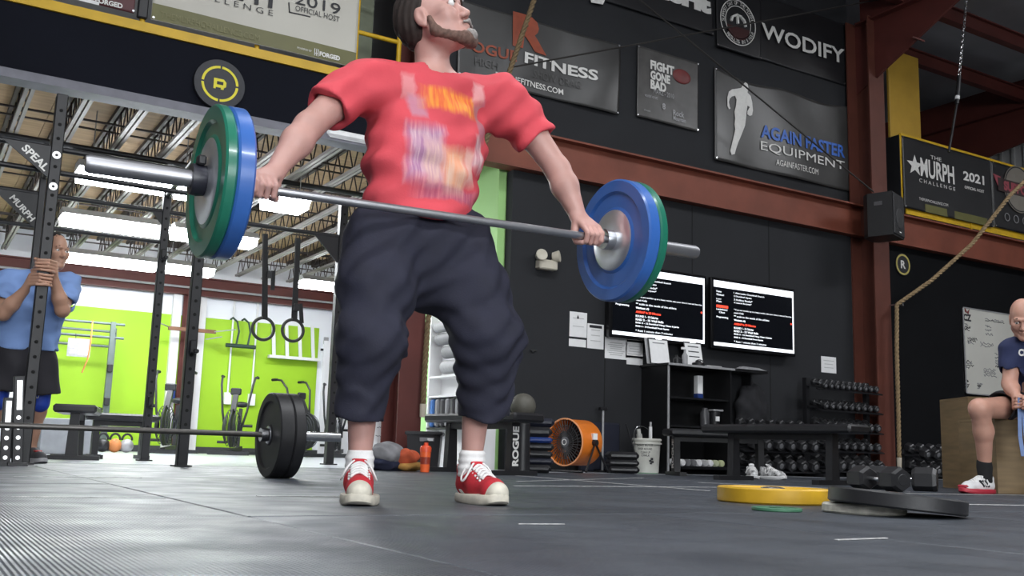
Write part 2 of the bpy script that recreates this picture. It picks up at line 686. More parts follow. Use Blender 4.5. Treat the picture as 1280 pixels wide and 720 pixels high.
# light conduits on the green wall
for i, (x, z1) in enumerate(((4.80, 2.7), (5.22, 2.7))):
    tag(MB().cyl((x, YB - 0.05, 0.9), (x, YB - 0.05, z1), 0.016, seg=8).box((x, YB - 0.06, 0.95), (0.12, 0.06, 0.2)).build('conduit_pipe', WHITE),
        ['thin white conduit dropping down the green wall behind the left gym ring', 'thin white conduit dropping down the green wall between the two gym rings'][i], 'pipe')

# mezzanine deck: plywood underside carried by bar joists
PLY = mat('plywood_deck', (0.40, 0.27, 0.15), 0.7, 0, 0.22, 3.0, 0, 60, stretch=(0.6, 5, 1))
deck = structure('ceiling_rear', MB().box((3.5, 13.2, DECK + 0.12), (15, 8.8, 0.2)), mat('dark_deck', (0.05, 0.035, 0.025), 0.9))
pm = MB().box((0, 0, 0.01), (1.213, 2.432, 0.02)).mesh('plywood_panel')
pm.materials.append(PLY)
for i in range(-3, 9):
    for j in range(3 if i % 2 else 4):
        o = bpy.data.objects.new('plywood_panel', pm)
        COL.objects.link(o)
        o.parent = deck
        o.location = (0.35 + 1.22 * i, 8.8 + 1.22 + 2.44 * j + (0.6 if i % 2 else 0.0), DECK + random.uniform(-.002, .002))
JDARK = mat('joist_dark_paint', (0.055, 0.043, 0.040), 0.6, 0, 0.15, 6)
JPALE = mat('joist_pale_grey', (0.27, 0.25, 0.24), 0.55, 0, 0.08, 6)  # bottom chords, paler than the top chords and webs


def joist_mesh():
    ch, lo, wb = MB(), MB(), MB()
    y0, y1 = 8.8, 17.3
    ch.box((-0.028, (y0 + y1) / 2, 3.42), (0.035, y1 - y0, 0.05)).box((0.028, (y0 + y1) / 2, 3.42), (0.035, y1 - y0, 0.05))
    lo.box((-0.024, (y0 + y1) / 2, 3.085), (0.032, y1 - y0, 0.035)).box((0.024, (y0 + y1) / 2, 3.085), (0.032, y1 - y0, 0.035))
    n = 26
    st_ = (y1 - y0) / n
    for i in range(n):
        a = y0 + i * st_
        wb.bar((0, a, 3.09), (0, a + st_ / 2, 3.41), 0.012, 0.012)
        wb.bar((0, a + st_ / 2, 3.41), (0, a + st_, 3.09), 0.012, 0.012)
    return ch, lo, wb


jch, jlo, jwb = [b.mesh(n) for b, n in zip(joist_mesh(), ('top_chord', 'bottom_chord', 'web'))]
for me, m_ in ((jch, JDARK), (jlo, JPALE), (jwb, JDARK)):
    me.materials.append(m_)
for i in range(18):
    e = bpy.data.objects.new('bar_joist', None)
    COL.objects.link(e)
    e['kind'] = 'structure'
    e.location = (0.17 + 0.46 * i, 0, 0)
    for n, me in (('top_chord', jch), ('bottom_chord', jlo), ('web', jwb)):
        o = bpy.data.objects.new(n, me)
        COL.objects.link(o)
        o.parent = e
br = None
for y in (9.75, 10.9, 12.0, 13.4, 14.6, 16.0):
    o = structure('bridging_rod', MB().cyl((-1, y, 3.11), (9, y, 3.11), 0.012, seg=6).cyl((-1, y, 3.37), (9, y, 3.37), 0.012, seg=6), JDARK)
structure('bridging_pipe', MB().cyl((-1, 10.45, 3.03), (9, 10.45, 3.03), 0.03, seg=10), BLACK)

# fascia of the mezzanine on the left, over the opening
FASC = mat('fascia_blue_black', (0.0055, 0.0065, 0.012), 0.9, 0, 0.12, 1.5, 0.05, 60, spec=0.2)
fa = structure('wall_fascia', MB().box((-0.95, W + 0.06, 3.34), (10.2, 0.12, 0.56)), FASC)
MB().box((-0.95, W + 0.05, 3.02), (10.2, 0.20, 0.075)).build('lit_bottom_edge', mat('lit_edge_grey', (0.17, 0.17, 0.20), 0.6), fa, 0)  # lit underside of the fascia, put in as a lighter grey strip
MB().box((-0.95, W + 0.01, 3.665), (10.2, 0.06, 0.085)).build('toe_board', YELLOW, fa, 0)
structure('mezzanine_floor', MB().box((4, 13.3, 3.68), (16, 8.5, 0.06)), mat('mezz_floor', (0.2, 0.17, 0.14), 0.8))
structure('wall_upper_left', MB().box((0, 12.4, 5.2), (12, 0.1, 3.0)), mat('upper_back_wall', (0.40, 0.40, 0.40), 0.7, 0, 0.1, 1.0))
up = structure('column_upper', MB().box((3.62, 9.3, 5.2), (0.24, 0.24, 3.0)), mat('olive_grey_post', (0.17, 0.19, 0.13), 0.6))

# black wall on the right and its upper storey
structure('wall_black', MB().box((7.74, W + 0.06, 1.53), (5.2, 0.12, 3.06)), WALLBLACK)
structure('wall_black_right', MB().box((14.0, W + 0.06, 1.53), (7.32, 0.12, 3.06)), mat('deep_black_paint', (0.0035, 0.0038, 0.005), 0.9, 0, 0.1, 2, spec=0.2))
structure('wall_upper', MB().box((7.25, W + 0.115, 5.2), (6.2, 0.12, 3.5)), WALLBLACK)
for i, x in enumerate((6.35, 7.57, 8.79)):
    structure('trim_%d' % (i + 1), MB().box((x, W - 0.001, 1.53), (0.012, 0.004, 3.06)), mat('seam_black', (0.006, 0.006, 0.007), 0.9), None, 0)
structure('beam_main', MB().box((10.9, W - 0.02, 3.27), (13.6, 0.012, 0.42)).box((10.9, W - 0.03, 3.07), (13.6, 0.18, 0.02)).box((10.9, W - 0.03, 3.47), (13.6, 0.18, 0.02)), RUST)
structure('column_opening', MB().box((4.0, W - 0.0, 3.5), (0.015, 0.34, 7.0)).box((4.0, W - 0.17, 3.5), (0.24, 0.015, 7.0)).box((4.0, W + 0.17, 3.5), (0.24, 0.015, 7.0)), MAROON)
xa, xb = atY(1094, 390, 8.28)[0], atY(1113, 390, 8.28)[0]
xm = (xa + xb) / 2
structure('column_main', MB().box((xm, 8.28, 3.0), (xb - xa, 0.02, 6.0)).box((xm, 8.44, 3.0), (0.015, 0.32, 6.0)).box((xm + 0.02, 8.59, 3.0), (xb - xa + 0.12, 0.02, 6.0)), mat('column_red_oxide', (0.105, 0.030, 0.019), 0.6, 0, 0.15, 3))
# roof steel
rf = structure('beam_rafter', MB().box((xm, 2.0, 6.25), (0.012, 13.0, 0.6)).box((xm, 2.0, 5.96), (0.24, 13.0, 0.02)).box((xm, 2.0, 6.55), (0.24, 13.0, 0.02)), MAROON)
MB().prism([(8.6, 5.0), (8.6, 5.98), (6.6, 5.98)], frame((xm, 0, 0), (0, 1, 0), (0, 0, 1), (1, 0, 0)), 0.02, -0.02).box((xm, 7.62, 5.47), (0.24, 0.02, 0.02)).build('haunch', MAROON, rf, 0)
for i, (y, z) in enumerate(((7.86, 6.05), (9.05, 6.05), (6.4, 6.1))):
    structure('beam_purlin', MB().box((16, y, z + 0.1), (12, 0.012, 0.2)).box((16, y, z), (12, 0.11, 0.02)).box((16, y, z + 0.2), (12, 0.11, 0.02)), MAROON)
structure('beam_far_rafter', MB().box((15.1, 6, 6.2), (0.012, 12, 0.5)).box((15.1, 6, 5.96), (0.25, 12, 0.02)).prism([(8.4, 5.5), (13, 4.8), (13, 6.2), (8.4, 6.2)], frame((15.1, 0, 0), (0, 1, 0), (0, 0, 1), (1, 0, 0)), 0.02, -0.02), MAROON)
INSUL = mat('grey_insulation', (0.42, 0.42, 0.44), 0.8, 0, 0.12, 1.2, 0.3, 4)
cl = structure('ceiling', MB().box((6, 4, 6.75), (32, 28, 0.1)), INSUL)
structure('wall_siding', MB().box((16.2, 9, 5.2), (0.1, 14, 3.2)), mat('white_siding', (0.52, 0.52, 0.52), 0.6, 0, 0.06, 2))
for i in range(30):
    MB().box((16.13, 6.0 + 0.22 * i, 5.2), (0.05, 0.05, 3.2)).build('siding_rib', MATS['white_siding'], bpy.data.objects['wall_siding'], 0)
structure('wall_hall_left', MB().box((-6.1, 0.2, 3.4), (0.2, 17, 6.8)), mat('hall_wall', (0.16, 0.16, 0.17), 0.8))
structure('wall_hall_back', MB().box((6, -8.3, 3.4), (25, 0.2, 6.8)), MATS['hall_wall'])
structure('wall_hall_right', MB().box((18.1, 0.2, 3.4), (0.2, 17, 6.8)), mat('dark_hall_wall', (0.03, 0.03, 0.034), 0.8))

# glazed overhead door in the wall behind the camera
wnd = structure('window_1', MB().box((0.5, -8.19, 2.1), (6.0, 0.04, 3.2)), mat('door_frame_grey', (0.3, 0.3, 0.31), 0.6), None, 0)
for i in range(4):
    for j in range(3):
        MB().box((-1.75 + 1.5 * i, -8.165, 1.15 + 0.95 * j), (1.3, 0.01, 0.8)).build('pane', mat('daylit_pane', (0.93, 0.97, 1.0), 0.3, 0, 0, emit=3.0), wnd, 0)

# ------------------------------------------------------------------ fluorescent fixtures of the rear room
TUBE = mat('lit_diffuser', (0.93, 0.97, 1.0), 0.5, 0, 0, emit=26.0)
HOUS = mat('fixture_housing', (0.45, 0.45, 0.45), 0.5)
fx = [(p, q) for p, q in (((95, 213), (215, 231)), ((222, 232), (285, 246)), ((330, 248), (382, 256)),
                          ((78, 266), (205, 291)), ((212, 290), (322, 300)),
                          ((75, 318), (198, 331)), ((203, 333), (268, 338)), ((376, 350), (426, 358)))]
FXL = ['long lit fluorescent fixture of the nearest row, beside the left rig post', 'lit fluorescent fixture of the nearest row behind the left bumper plates',
       'short lit fluorescent fixture beside the lifter\'s gripping hand on the left', 'long lit fluorescent fixture of the middle row, left of the lifted plates',
       'lit fluorescent fixture of the middle row behind the lower lifted plates', 'long lit fluorescent fixture of the farthest row above the standing man\'s shoulder',
       'short lit fluorescent fixture of the farthest row behind the rig post', 'lit fluorescent fixture beside the lifter\'s shorts above the white wall']
for (a, b), lab in zip(fx, FXL):
    pa, pb = atZ(*a, 2.8), atZ(*b, 2.8)
    y = (pa[1] + pb[1]) / 2
    t = thing('fluorescent_light', lab, 'light', ((pa[0] + pb[0]) / 2, y, 2.8), 0, 'rear room fluorescent lights')
    L = pb[0] - pa[0]
    c = (pa[0] + pb[0]) / 2
    MB().prism([(-0.23, 0.0), (0.23, 0.0), (0.12, 0.09), (-0.12, 0.09)], frame((c - L / 2, y, 2.80), (0, 1, 0), (0, 0, 1), (1, 0, 0)), L).build('housing', HOUS, t, 0)
    MB().prism([(-0.22, 0.0), (0.22, 0.0), (0.17, -0.09), (-0.17, -0.09)][::-1], frame((c - L / 2 + .02, y, 2.80), (0, 1, 0), (0, 0, 1), (1, 0, 0)), L - 0.04).build('diffuser', TUBE, t, 0)
    for s_ in (-1, 1):
        MB().cyl((c + s_ * L * .35, y, 2.88), (c + s_ * L * .35, y, 3.44), 0.006, seg=6).build('hanger_wire', GREYSTEEL, t, 0)
pa, pb = atZ(412, 166, 3.02), atZ(475, 183, 3.02)
pa[1] += .12; pb[1] += .12
t = thing('fluorescent_light', 'white unlit fixture under the fascia behind the lifter\'s right armpit', 'light', (pa[0], pa[1], 3.02))
MB().box(((pa[0] + pb[0]) / 2, pa[1] + .05, 3.05), (pb[0] - pa[0], 0.25, 0.07), bev=0.02).build('housing', mat('bright_housing', (0.85, 0.85, 0.85), 0.5), t, 0)
for s_ in (-.3, .3):
    MB().cyl(((pa[0] + pb[0]) / 2 + s_, pa[1] + .05, 3.08), ((pa[0] + pb[0]) / 2 + s_, pa[1] + .05, 3.44), .006, seg=6).build('hanger_wire', GREYSTEEL, t, 0)
MB().box(((pa[0] + pb[0]) / 2, pa[1] + .05, 3.012), (pb[0] - pa[0] - .06, 0.2, 0.012)).build('diffuser', WHITE, t, 0)
for i, (px, py, z) in enumerate(((530, 367, 2.5), (433, 356, 2.6))):
    p = atY(px, py, 16.0)
    t = thing('bulkhead_lamp', ['small round glaring lamp seen between the lifter\'s thighs', 'small glaring lamp just left of the lifter\'s shorts'][i], 'lamp', p)
    MB().ball(p, 0.07).build('bulb', mat('lamp_glass', (1, 1, 1), 0.4, 0, 0, emit=14), t)
    MB().cyl((p[0], p[1], p[2] + 0.05), (p[0], p[1], 3.1), 0.012, seg=6).build('stem', GREYSTEEL, t)
for (x, y, p) in ((1.5, 13.2, 0), (6.5, 13.2, 0)):
    if p:
        area_lamp((x, y, 2.9), 3, 0.3, p, (1, 1, 1))
# ================================================================== BANNERS AND SIGNS ON THE UPPER WALLS
def folds(seed, amp):
    r = random.Random(seed)
    ws = [(r.uniform(2, 7), r.uniform(-4, 4), r.uniform(0, 6), r.uniform(.3, 1)) for _ in range(6)]

    def fn(x, z):
        return amp * sum(a * math.sin(kx * x + kz * z + p) for kx, kz, p, a in ws) / 2.5
    return fn


def banner(label, rect, Y, m, fold, sag=0.0, group=None, cat='banner', clip=True):
    x0, x1, z0, z1 = rect
    t = thing('banner', label, cat, ((x0 + x1) / 2, Y, z0), 0, group)
    mb = MB()

    def fn(u, v):
        x, z = x0 + (x1 - x0) * u, z0 + (z1 - z0) * v
        z += -sag * v * (1 - (2 * u - 1) ** 2) * (0.6 + 0.4 * math.sin(9 * u))
        return (x, Y + fold(x, z), z)
    mb.grid(fn, 60, 30)
    o = mb.build('cloth', m, t, 180)
    sol = o.modifiers.new('thickness', 'SOLIDIFY')
    sol.thickness = 0.003
    sol.offset = 0
    gm = MB()
    for (u, v) in ((0.01, 0.02), (0.99, 0.02), (0.01, 0.98), (0.99, 0.98)):
        p = fn(u, v)
        gm = MB().cyl((p[0], p[1] - 0.004, p[2]), (p[0], p[1] - 0.012, p[2]), 0.011, seg=8)
        gm.build('grommet', STEEL, t, 0)
    return t


VINYL = mat('dark_vinyl_banner', (0.050, 0.049, 0.048), 0.33, 0, 0.2, 2.0)
VINYLB = mat('black_vinyl_banner', (0.016, 0.016, 0.018), 0.38, 0, 0.15, 2.0)
POSTER = mat('charcoal_poster', (0.065, 0.062, 0.060), 0.36, 0, 0.3, 5.0)
ORANGEP = mat('faded_orange_print', (0.30, 0.060, 0.025), 0.45, 0, 0.2, 8)
DIMPR = mat('faded_grey_print', (0.085, 0.083, 0.081), 0.45, 0, 0.1, 8)
BLUEP = mat('blue_print', (0.035, 0.13, 0.50), 0.45, 0, 0.1, 8)
REDP = mat('faded_red_print', (0.16, 0.03, 0.03), 0.45, 0, 0.2, 8)
YB_ = W - 0.02
Yw = W + 0.02      # banners hang just in front of the upper wall


def px(tl, br):
    return wall_rect(tl, br, Yw)


# large sponsor banner behind the lifter's head
f1 = folds(3, 0.022)
t = banner('creased dark banner with orange letter R and white FITNESS lettering', (4.45, 6.50, 3.94, 4.76), Yw, VINYL, f1)
e = lambda x, z: f1(x, z) - 0.006
wall_text(t, 'R', line_rect(641, 14, 58, 684, Yw, 0.25), Yw, ORANGEP, 0.05, e, slant=0)
wall_text(t, 'OGUE', line_rect(590, 50, 64, 645, Yw, 0.25), Yw, ORANGEP, 0.02, e)
wall_text(t, 'HIGH', line_rect(594, 71, 81, 622, Yw, 0.25), Yw, DIMPR, 0, e)
wall_text(t, 'FITNESS', line_rect(655, 65, 79, 745, Yw, 0.25), Yw, LETTER, 0.03, e)
wall_text(t, 'SHOW DRAG', line_rect(667, 87, 97, 725, Yw, 0.25), Yw, DIMPR, 0, e)
wall_text(t, 'ROGUEFITNESS.COM', line_rect(619, 90, 97.5, 704, Yw, 0.25), Yw, LETTER, 0.015, e)
# poster
f2 = folds(11, 0.012)
t = banner('charcoal poster with pale FIGHT GONE BAD lettering, between two banners', (6.76, 7.68, 3.98, 4.83), Yw, POSTER, f2, cat='poster')
e = lambda x, z: f2(x, z) - 0.006
MB().ball((7.42, Yw - 0.004, 4.60), (0.14, 0.012, 0.09)).build('red_print', REDP, t)
for s, q in (('FIGHT', (812, 75, 86.5, 842)), ('GONE', (812, 88, 99, 837)), ('BAD', (812, 99.5, 111, 832))):
    wall_text(t, s, line_rect(*q, Yw), Yw, LETTER, 0.05, e)
wall_text(t, 'MARZ - 2010', line_rect(816, 111, 117, 842, Yw, 0.25), Yw, GREYSTEEL, 0, e)
wall_text(t, 'wounded warriors', line_rect(805, 116.5, 121, 821, Yw, 0.25), Yw, GREYSTEEL, 0, e)
wall_text(t, '8', line_rect(827, 129, 136.5, 831, Yw, 0.25), Yw, GREYSTEEL, 0.03, e)
wall_text(t, 'donate', line_rect(804, 136, 138.5, 812, Yw, 0.25), Yw, GREYSTEEL, 0, e)
wall_text(t, 'Rock', line_rect(841, 137, 144, 855, Yw, 0.25), Yw, GREYSTEEL, 0.02, e)
wall_text(t, 'Mountain', line_rect(841, 144.5, 150, 857, Yw, 0.25), Yw, GREYSTEEL, 0.02, e)
# top banner
f3 = folds(5, 0.010)
t = banner('black banner with heavy white CROSSFIT lettering at the top edge', (6.0, 7.92, 5.24, 5.95), Yw, VINYLB, f3)
wall_text(t, 'CrossFit', line_rect(762, -46, -22, 888, Yw, 0.33), Yw, LETTER, 0.08, lambda x, z: f3(x, z) - 0.006)
p0, p1 = atY(738, 0, Yw), atY(751, 8, Yw)
MB().prism([(0, 0), (0.16, 0.02), (0.24, 0.2), (0.0, 0.24), (-0.03, 0.1)], frame((p0[0], Yw - .015, p1[2]), (1, 0, 0), (0, 0, 1), (0, -1, 0)), 0.006).build('star_print', LETTER, t, 0)
# round emblem banner
f4 = folds(8, 0.010)
t = banner('black banner with ringed round white emblem and red lower half', (7.95, atY(951, 74, Yw - .03)[0], 5.10, 5.98), Yw - 0.03, VINYLB, f4)
c = atY(923, 28, Yw - 0.05)
fr = look((c[0], Yw - 0.045, c[2]), (0, -1, 0))


def ringm(fr, r0, r1, th=0.004, seg=40):
    return MB().lathe([(r0, 0), (r1, 0), (r1, th), (r0, th), (r0, 0)], fr, seg, False)


for r0, r1 in ((0.285, 0.296), (0.205, 0.214)):
    ringm(fr, r0, r1).build('emblem_ring', LETTER, t, 0)


def arc_text(parent, s, fr, r, h, a0, a1, m, inside=False, bold=0.0):
    n = len(s)
    for i, ch in enumerate(s):
        if ch == ' ':
            continue
        a = math.radians(a0 + (a1 - a0) * (i + 0.5) / n)
        co, fs = text_geo(ch, bold)
        w = h * (0.75 if ch not in 'I1' else 0.25)
        rad = Vector((math.cos(a), math.sin(a), 0))
        tan = Vector((math.sin(a), -math.cos(a), 0)) * (1 if a1 < a0 else -1)
        upv = rad if a1 < a0 else -rad
        mb = MB().add([tuple(rad * r + tan * ((u - .5) * w) + upv * ((v - .5) * h) + Vector((0, 0, 0.005))) for u, v in co], fs, fr)
        mb.build('letter', m, parent, 0)


# the frame looks along -Y; build a proper upright frame for lettering
def sign_frame(x, y, z):
    return frame((x, y, z), (1, 0, 0), (0, 0, 1), (0, -1, 0))


sf = sign_frame(c[0], Yw - 0.045, c[2])
arc_text(t, 'SUPPORT DAY OF THE MONTH', sf, 0.250, 0.045, 190, 20, LETTER)
arc_text(t, 'RESULTS IN 1 HOUR', sf, 0.250, 0.045, 225, 345, LETTER)
MB().prism([(0.2 * math.cos(PI + PI * k / 20), 0.2 * math.sin(PI + PI * k / 20) - 0.03) for k in range(1, 20)], sf, 0.004).build('red_half', mat('deep_red_print', (0.05, 0.012, 0.012), 0.5), t, 0)
mbx = MB()
for pts in (((-0.12, -0.01), (-0.10, 0.05), (-0.03, 0.09), (0.05, 0.08)), ((-0.02, 0.09), (-0.01, -0.02)), ((0.04, 0.08), (0.10, 0.04), (0.12, -0.03))):
    for a, b in zip(pts, pts[1:]):
        mbx.bar(sf @ Vector((*a, 0.006)), sf @ Vector((*b, 0.006)), 0.026, 0.026, (0, 1, 0))
mbx.build('emblem_glyph', LETTER, t, 0)
# WODIFY banner
f5 = folds(21, 0.016)
t = banner('drooping black banner with wide white WODIFY letters', (8.62, 10.28, 5.13, 6.0), Yw + 0.02, VINYLB, f5)
wall_text(t, 'WODIFY', line_rect(951, 28, 47.5, 1054, Yw, 0.29), Yw, LETTER, 0.02, lambda x, z: f5(x, z) - 0.008)
# equipment banner with running figure
f6 = folds(33, 0.020)
t = banner('dark draped banner with white running man and blue AGAIN FASTER lettering', (7.93, 10.32, 3.68, 4.84), Yw, VINYL, f6, sag=0.10)
e = lambda x, z: f6(x, z) - 0.008
wall_text(t, 'AGAIN FASTER', line_rect(951, 155, 171.5, 1055, Yw, 0.25), Yw, BLUEP, 0.03, e)
wall_text(t, 'EQUIPMENT', line_rect(951, 176, 189, 1055, Yw, 0.25), Yw, LETTER, 0.0, e)
wall_text(t, 'AGAINFASTER.COM', line_rect(969.5, 199, 206.5, 1022, Yw, 0.25), Yw, LETTER, 0, e)
run = [(931, 103), (934, 105), (935, 110), (934, 116), (938, 120), (940, 128), (941, 138), (940, 144), (937, 145), (934, 143), (934, 139), (937, 134), (934, 132), (933, 140), (932, 150), (931, 157), (927, 167), (922, 178), (919, 186), (917, 193), (913, 194), (911, 189), (913, 182), (916, 170), (918, 162), (917, 156), (918, 148), (917, 140), (919, 133), (920, 125), (918, 120), (914, 121), (911, 124), (910, 128), (911, 134), (912, 136), (910, 137), (908, 133), (908, 122), (910, 115), (914, 112), (921, 111), (926, 110), (928, 106)]
pts = []
for (a, b) in run:
    q = atY(a, b, Yw)
    pts.append((q[0], e(q[0], q[2]) + Yw - 0.004, q[2]))
mb = MB()
mb.add(pts, [tuple(range(len(pts)))])
mb.build('running_figure', LETTER, t, 0)

# thin cables crossing in front of the banners
for lab, a, b in (('thin dark steel cable rising rightwards across the banners', atY(640, 84, 8.2), atY(1150, -10, 8.2)),
                  ('thin dark steel cable descending rightwards to the loudspeaker', atY(795, -4, 8.08), atY(1092, 240, 8.08))):
    tag(MB().cyl(a, b, 0.010, seg=6).build('steel_cable', mat('dark_cable', (0.03, 0.027, 0.025), 0.5)), lab, 'cable')

# loudspeaker on the main column
a = atY(1092, 240, 8.0)
sp = thing('loudspeaker', 'black loudspeaker hung on the red column at the beam', 'speaker', (a[0] + 0.2, 8.05, 3.0))
x0 = atY(1098, 300, 7.95)[0]
z0, z1 = atY(1110, 297, 7.95)[2], atY(1110, 244, 7.95)[2]
SPM = frame((x0 + 0.19, 8.03, (z0 + z1) / 2), Vector((1, 0.35, 0)).normalized(), Vector((-0.35, 1, 0)).normalized(), (0, 0, 1))
hw, hd, hh = 0.20, 0.19, (z1 - z0) / 2
MB(SPM).prism([(-hw, -hd), (hw, -hd), (hw, hd * .6), (hw * .6, hd), (-hw * .6, hd), (-hw, hd * .6)], Matrix.Identity(4), hh, -hh).build('cabinet', mat('speaker_black', (0.02, 0.02, 0.021), 0.5, 0, 0.1, 40, 0.1, 200), sp, 30)
MB(SPM).box((0, -hd - 0.008, 0), (hw * 1.85, 0.016, hh * 1.86), bev=0.006).build('grille', mat('speaker_grille', (0.028, 0.028, 0.03), 0.55, 0, 0.1, 300, 0.4, 500), sp, 30)
MB(SPM).lathe([(0.13, 0), (0.13, 0.006), (0.115, 0.010), (0.03, 0.004), (0.0, 0.007)], look((0, -hd - 0.016, -0.04), (0, -1, 0)), 28).build('cone_ring', mat('cone_grey', (0.045, 0.045, 0.047), 0.45), sp)
MB(SPM).box((0.02, -hd - 0.018, -hh * .78), (0.06, 0.004, 0.012)).build('badge', LETTER, sp, 0)
MB(SPM).box((-hw - 0.002, -0.02, hh * .5), (0.006, 0.10, 0.05)).build('handle', STEEL, sp, 0)
MB().bar((x0 + .22, 8.2, (z0 + z1) / 2), (xm, 8.3, (z0 + z1) / 2), 0.06, 0.06).build('bracket', BLACK, sp, 0)

# round R sign beside the column
c = atY(1127, 331, W)
t = thing('round_sign', 'small black disc sign with yellow ring and letter R beside column', 'sign', (c[0], W, c[2]))
sf = sign_frame(c[0], W - 0.002, c[2])
MB().lathe([(0.150, 0), (0.150, 0.02)], sf, 32).build('disc', RUBBER, t)
ringm(sf @ Matrix.Translation((0, 0, .02)), 0.118, 0.142).build('ring', mat('pale_yellow_print', (0.50, 0.42, 0.12), 0.5), t, 0)
mb = MB()
text_on(mb, 'R', lambda u, v: sf @ Vector(((u - .5) * .10, (v - .5) * .11, 0.024)), 0.03)
mb.build('lettering', LETTER, t, 0)

# disc with yellow ring on the fascia
c = atY(273, 107, W)
t = thing('fascia_disc', 'black rubber disc with broken yellow ring mounted on the fascia', 'sign', (c[0], W, c[2]))
sf = sign_frame(c[0], W - 0.001, c[2])
MB().lathe([(0.225, 0), (0.228, 0.01), (0.222, 0.045), (0.17, 0.05), (0.0, 0.05)], sf, 40, False).build('disc', mat('disc_rubber', (0.030, 0.031, 0.038), 0.6, 0, 0.1, 20), t)
YR = mat('yellow_print', (0.75, 0.66, 0.02), 0.5, 0, 0.05, 20)
for q in range(4):
    a0, a1 = q * PI / 2 + 0.05, (q + 1) * PI / 2 - 0.05
    poly = [(0.162 * math.cos(a0 + (a1 - a0) * k / 12), 0.162 * math.sin(a0 + (a1 - a0) * k / 12)) for k in range(13)]
    poly += [(0.140 * math.cos(a1 + (a0 - a1) * k / 12), 0.140 * math.sin(a1 + (a0 - a1) * k / 12)) for k in range(13)]
    MB().prism(poly, sf @ Matrix.Translation((0, 0, 0.05)), 0.004).build('ring_segment', YR, t, 0)
gl = [(-0.055, 0.045), (0.03, 0.045), (0.055, 0.02), (0.055, -0.02), (0.035, -0.035), (0.035, -0.05), (0.01, -0.05), (0.01, -0.035), (-0.035, -0.035), (-0.035, -0.05), (-0.055, -0.05)]
MB().prism(gl, sf @ Matrix.Translation((0, 0, 0.05)), 0.004).build('glyph', YR, t, 0)
MB().box((0, 0.005, 0), (0.055, 0.028, 0.006), sf @ Matrix.Translation((0, 0, 0.054))).build('glyph_hole', INK, t, 0)

# yellow railing of the left mezzanine
rl = thing('yellow_railing', 'yellow pipe railing on the mezzanine edge above the fascia', 'railing', (2.0, W + 0.02, 3.72))
for x in (-2.2, -0.6, 0.6, 1.4, 2.4, 3.35, 3.80):
    MB().cyl((x, W + 0.03, 3.70), (x, W + 0.03, 4.82), 0.024, seg=10).build('post', YELLOW, rl)
for z in (4.13, 4.80):
    MB().cyl((-5, W + 0.03, z), (3.82, W + 0.03, z), 0.022, seg=10).build('rail', YELLOW, rl)
f7 = folds(40, 0.006)
CREAM = mat('cream_banner', (0.52, 0.50, 0.44), 0.5, 0, 0.04, 2)
OLIVE = mat('olive_print', (0.13, 0.125, 0.04), 0.5, 0, 0.08, 3)
zt = atY(186, 24, W)[2]
t = banner('large cream banner with olive bottom band and 2019 OFFICIAL HOST print', (1.46, 3.34, 3.745, 4.75), W - 0.02, CREAM, f7)
e = lambda x, z: f7(x, z) - 0.006
YY = W - 0.02
MB().grid(lambda u, v: (1.462 + 1.876 * u, YY - 0.004 + f7(1.462 + 1.876 * u, 3.75 + 0.14 * v), 3.75 + 0.145 * v), 40, 3).build('olive_band', OLIVE, t, 180)
rr = lambda a, b: wall_rect(a, b, YY)
wall_text(t, '2019', line_rect(369, -9, 5, 425, YY, 0.25), YY, INK, 0.0, e)
wall_text(t, 'OFFICIAL HOST', line_rect(369, 7, 14, 424, YY, 0.25), YY, INK, 0.0, e)
wall_text(t, 'C H A L L E N G E', line_rect(222, -17, -9.5, 341, YY, 0.25), YY, INK, -0.01, e)
wall_text(t, 'MURPH', line_rect(222, -48, -19, 341, YY, 0.25), YY, INK, 0.025, e)
wall_text(t, 'THEMURPHCHALLENGE.COM', line_rect(201, 14.5, 22.5, 324, YY, 0.25), YY, mat('pale_olive_print', (0.20, 0.19, 0.08), 0.5), 0, e)
wall_text(t, 'POWERED BY', line_rect(371, 59, 61.5, 389, YY, 0.25), YY, LETTER, 0, e)
wall_text(t, 'FORGED', line_rect(399, 64.5, 70.5, 424.5, YY, 0.25), YY, LETTER, 0.05, e)
for a, b in (((361, 3), (362, 15)), ((361, 15), (388, 21))):
    qa, qb = atY(*a, YY - .008), atY(*b, YY - .008)
    MB().bar(qa, qb, 0.01, 0.008, (0, 1, 0)).build('print_line', INK, t, 0)
mb = MB()
for dx in (-0.018, 0, 0.018):
    q = atY(395, 66, YY)
    mb.bar((q[0] + dx, YY - 0.012, q[2] - 0.035), (q[0] + dx, YY - 0.012, q[2] + 0.035), 0.007, 0.006, (0, 1, 0))
mb.bar((q[0] - .022, YY - .012, q[2] - .01), (q[0] + .022, YY - .012, q[2] - .01), 0.007, 0.006, (0, 1, 0))
mb.build('trident_print', LETTER, t, 0)
f8 = folds(41, 0.006)
t = banner('dark maroon banner at the top left corner, beside the cream banner', (0.60, 1.32, 3.76, 4.75), W - 0.02, mat('maroon_banner', (0.085, 0.018, 0.022), 0.5, 0, 0.08, 3), f8)
wall_text(t, 'FORGED', line_rect(119, -3, 3.5, 153, YY, 0.25), YY, LETTER, 0.04, lambda x, z: f8(x, z) - 0.006)
MB().grid(lambda u, v: (0.62 + 0.42 * u, YY - 0.008 + f8(0.62 + .42 * u, 3.77), 3.755 + 0.03 * v), 8, 1).build('white_band', WHITE, t, 0)
tag(MB().box((1.39, W + 0.0, 4.25), (0.085, 0.05, 1.02), bev=.01).build('black_upright', BLACK), 'black square upright between the maroon and cream banners', 'post')

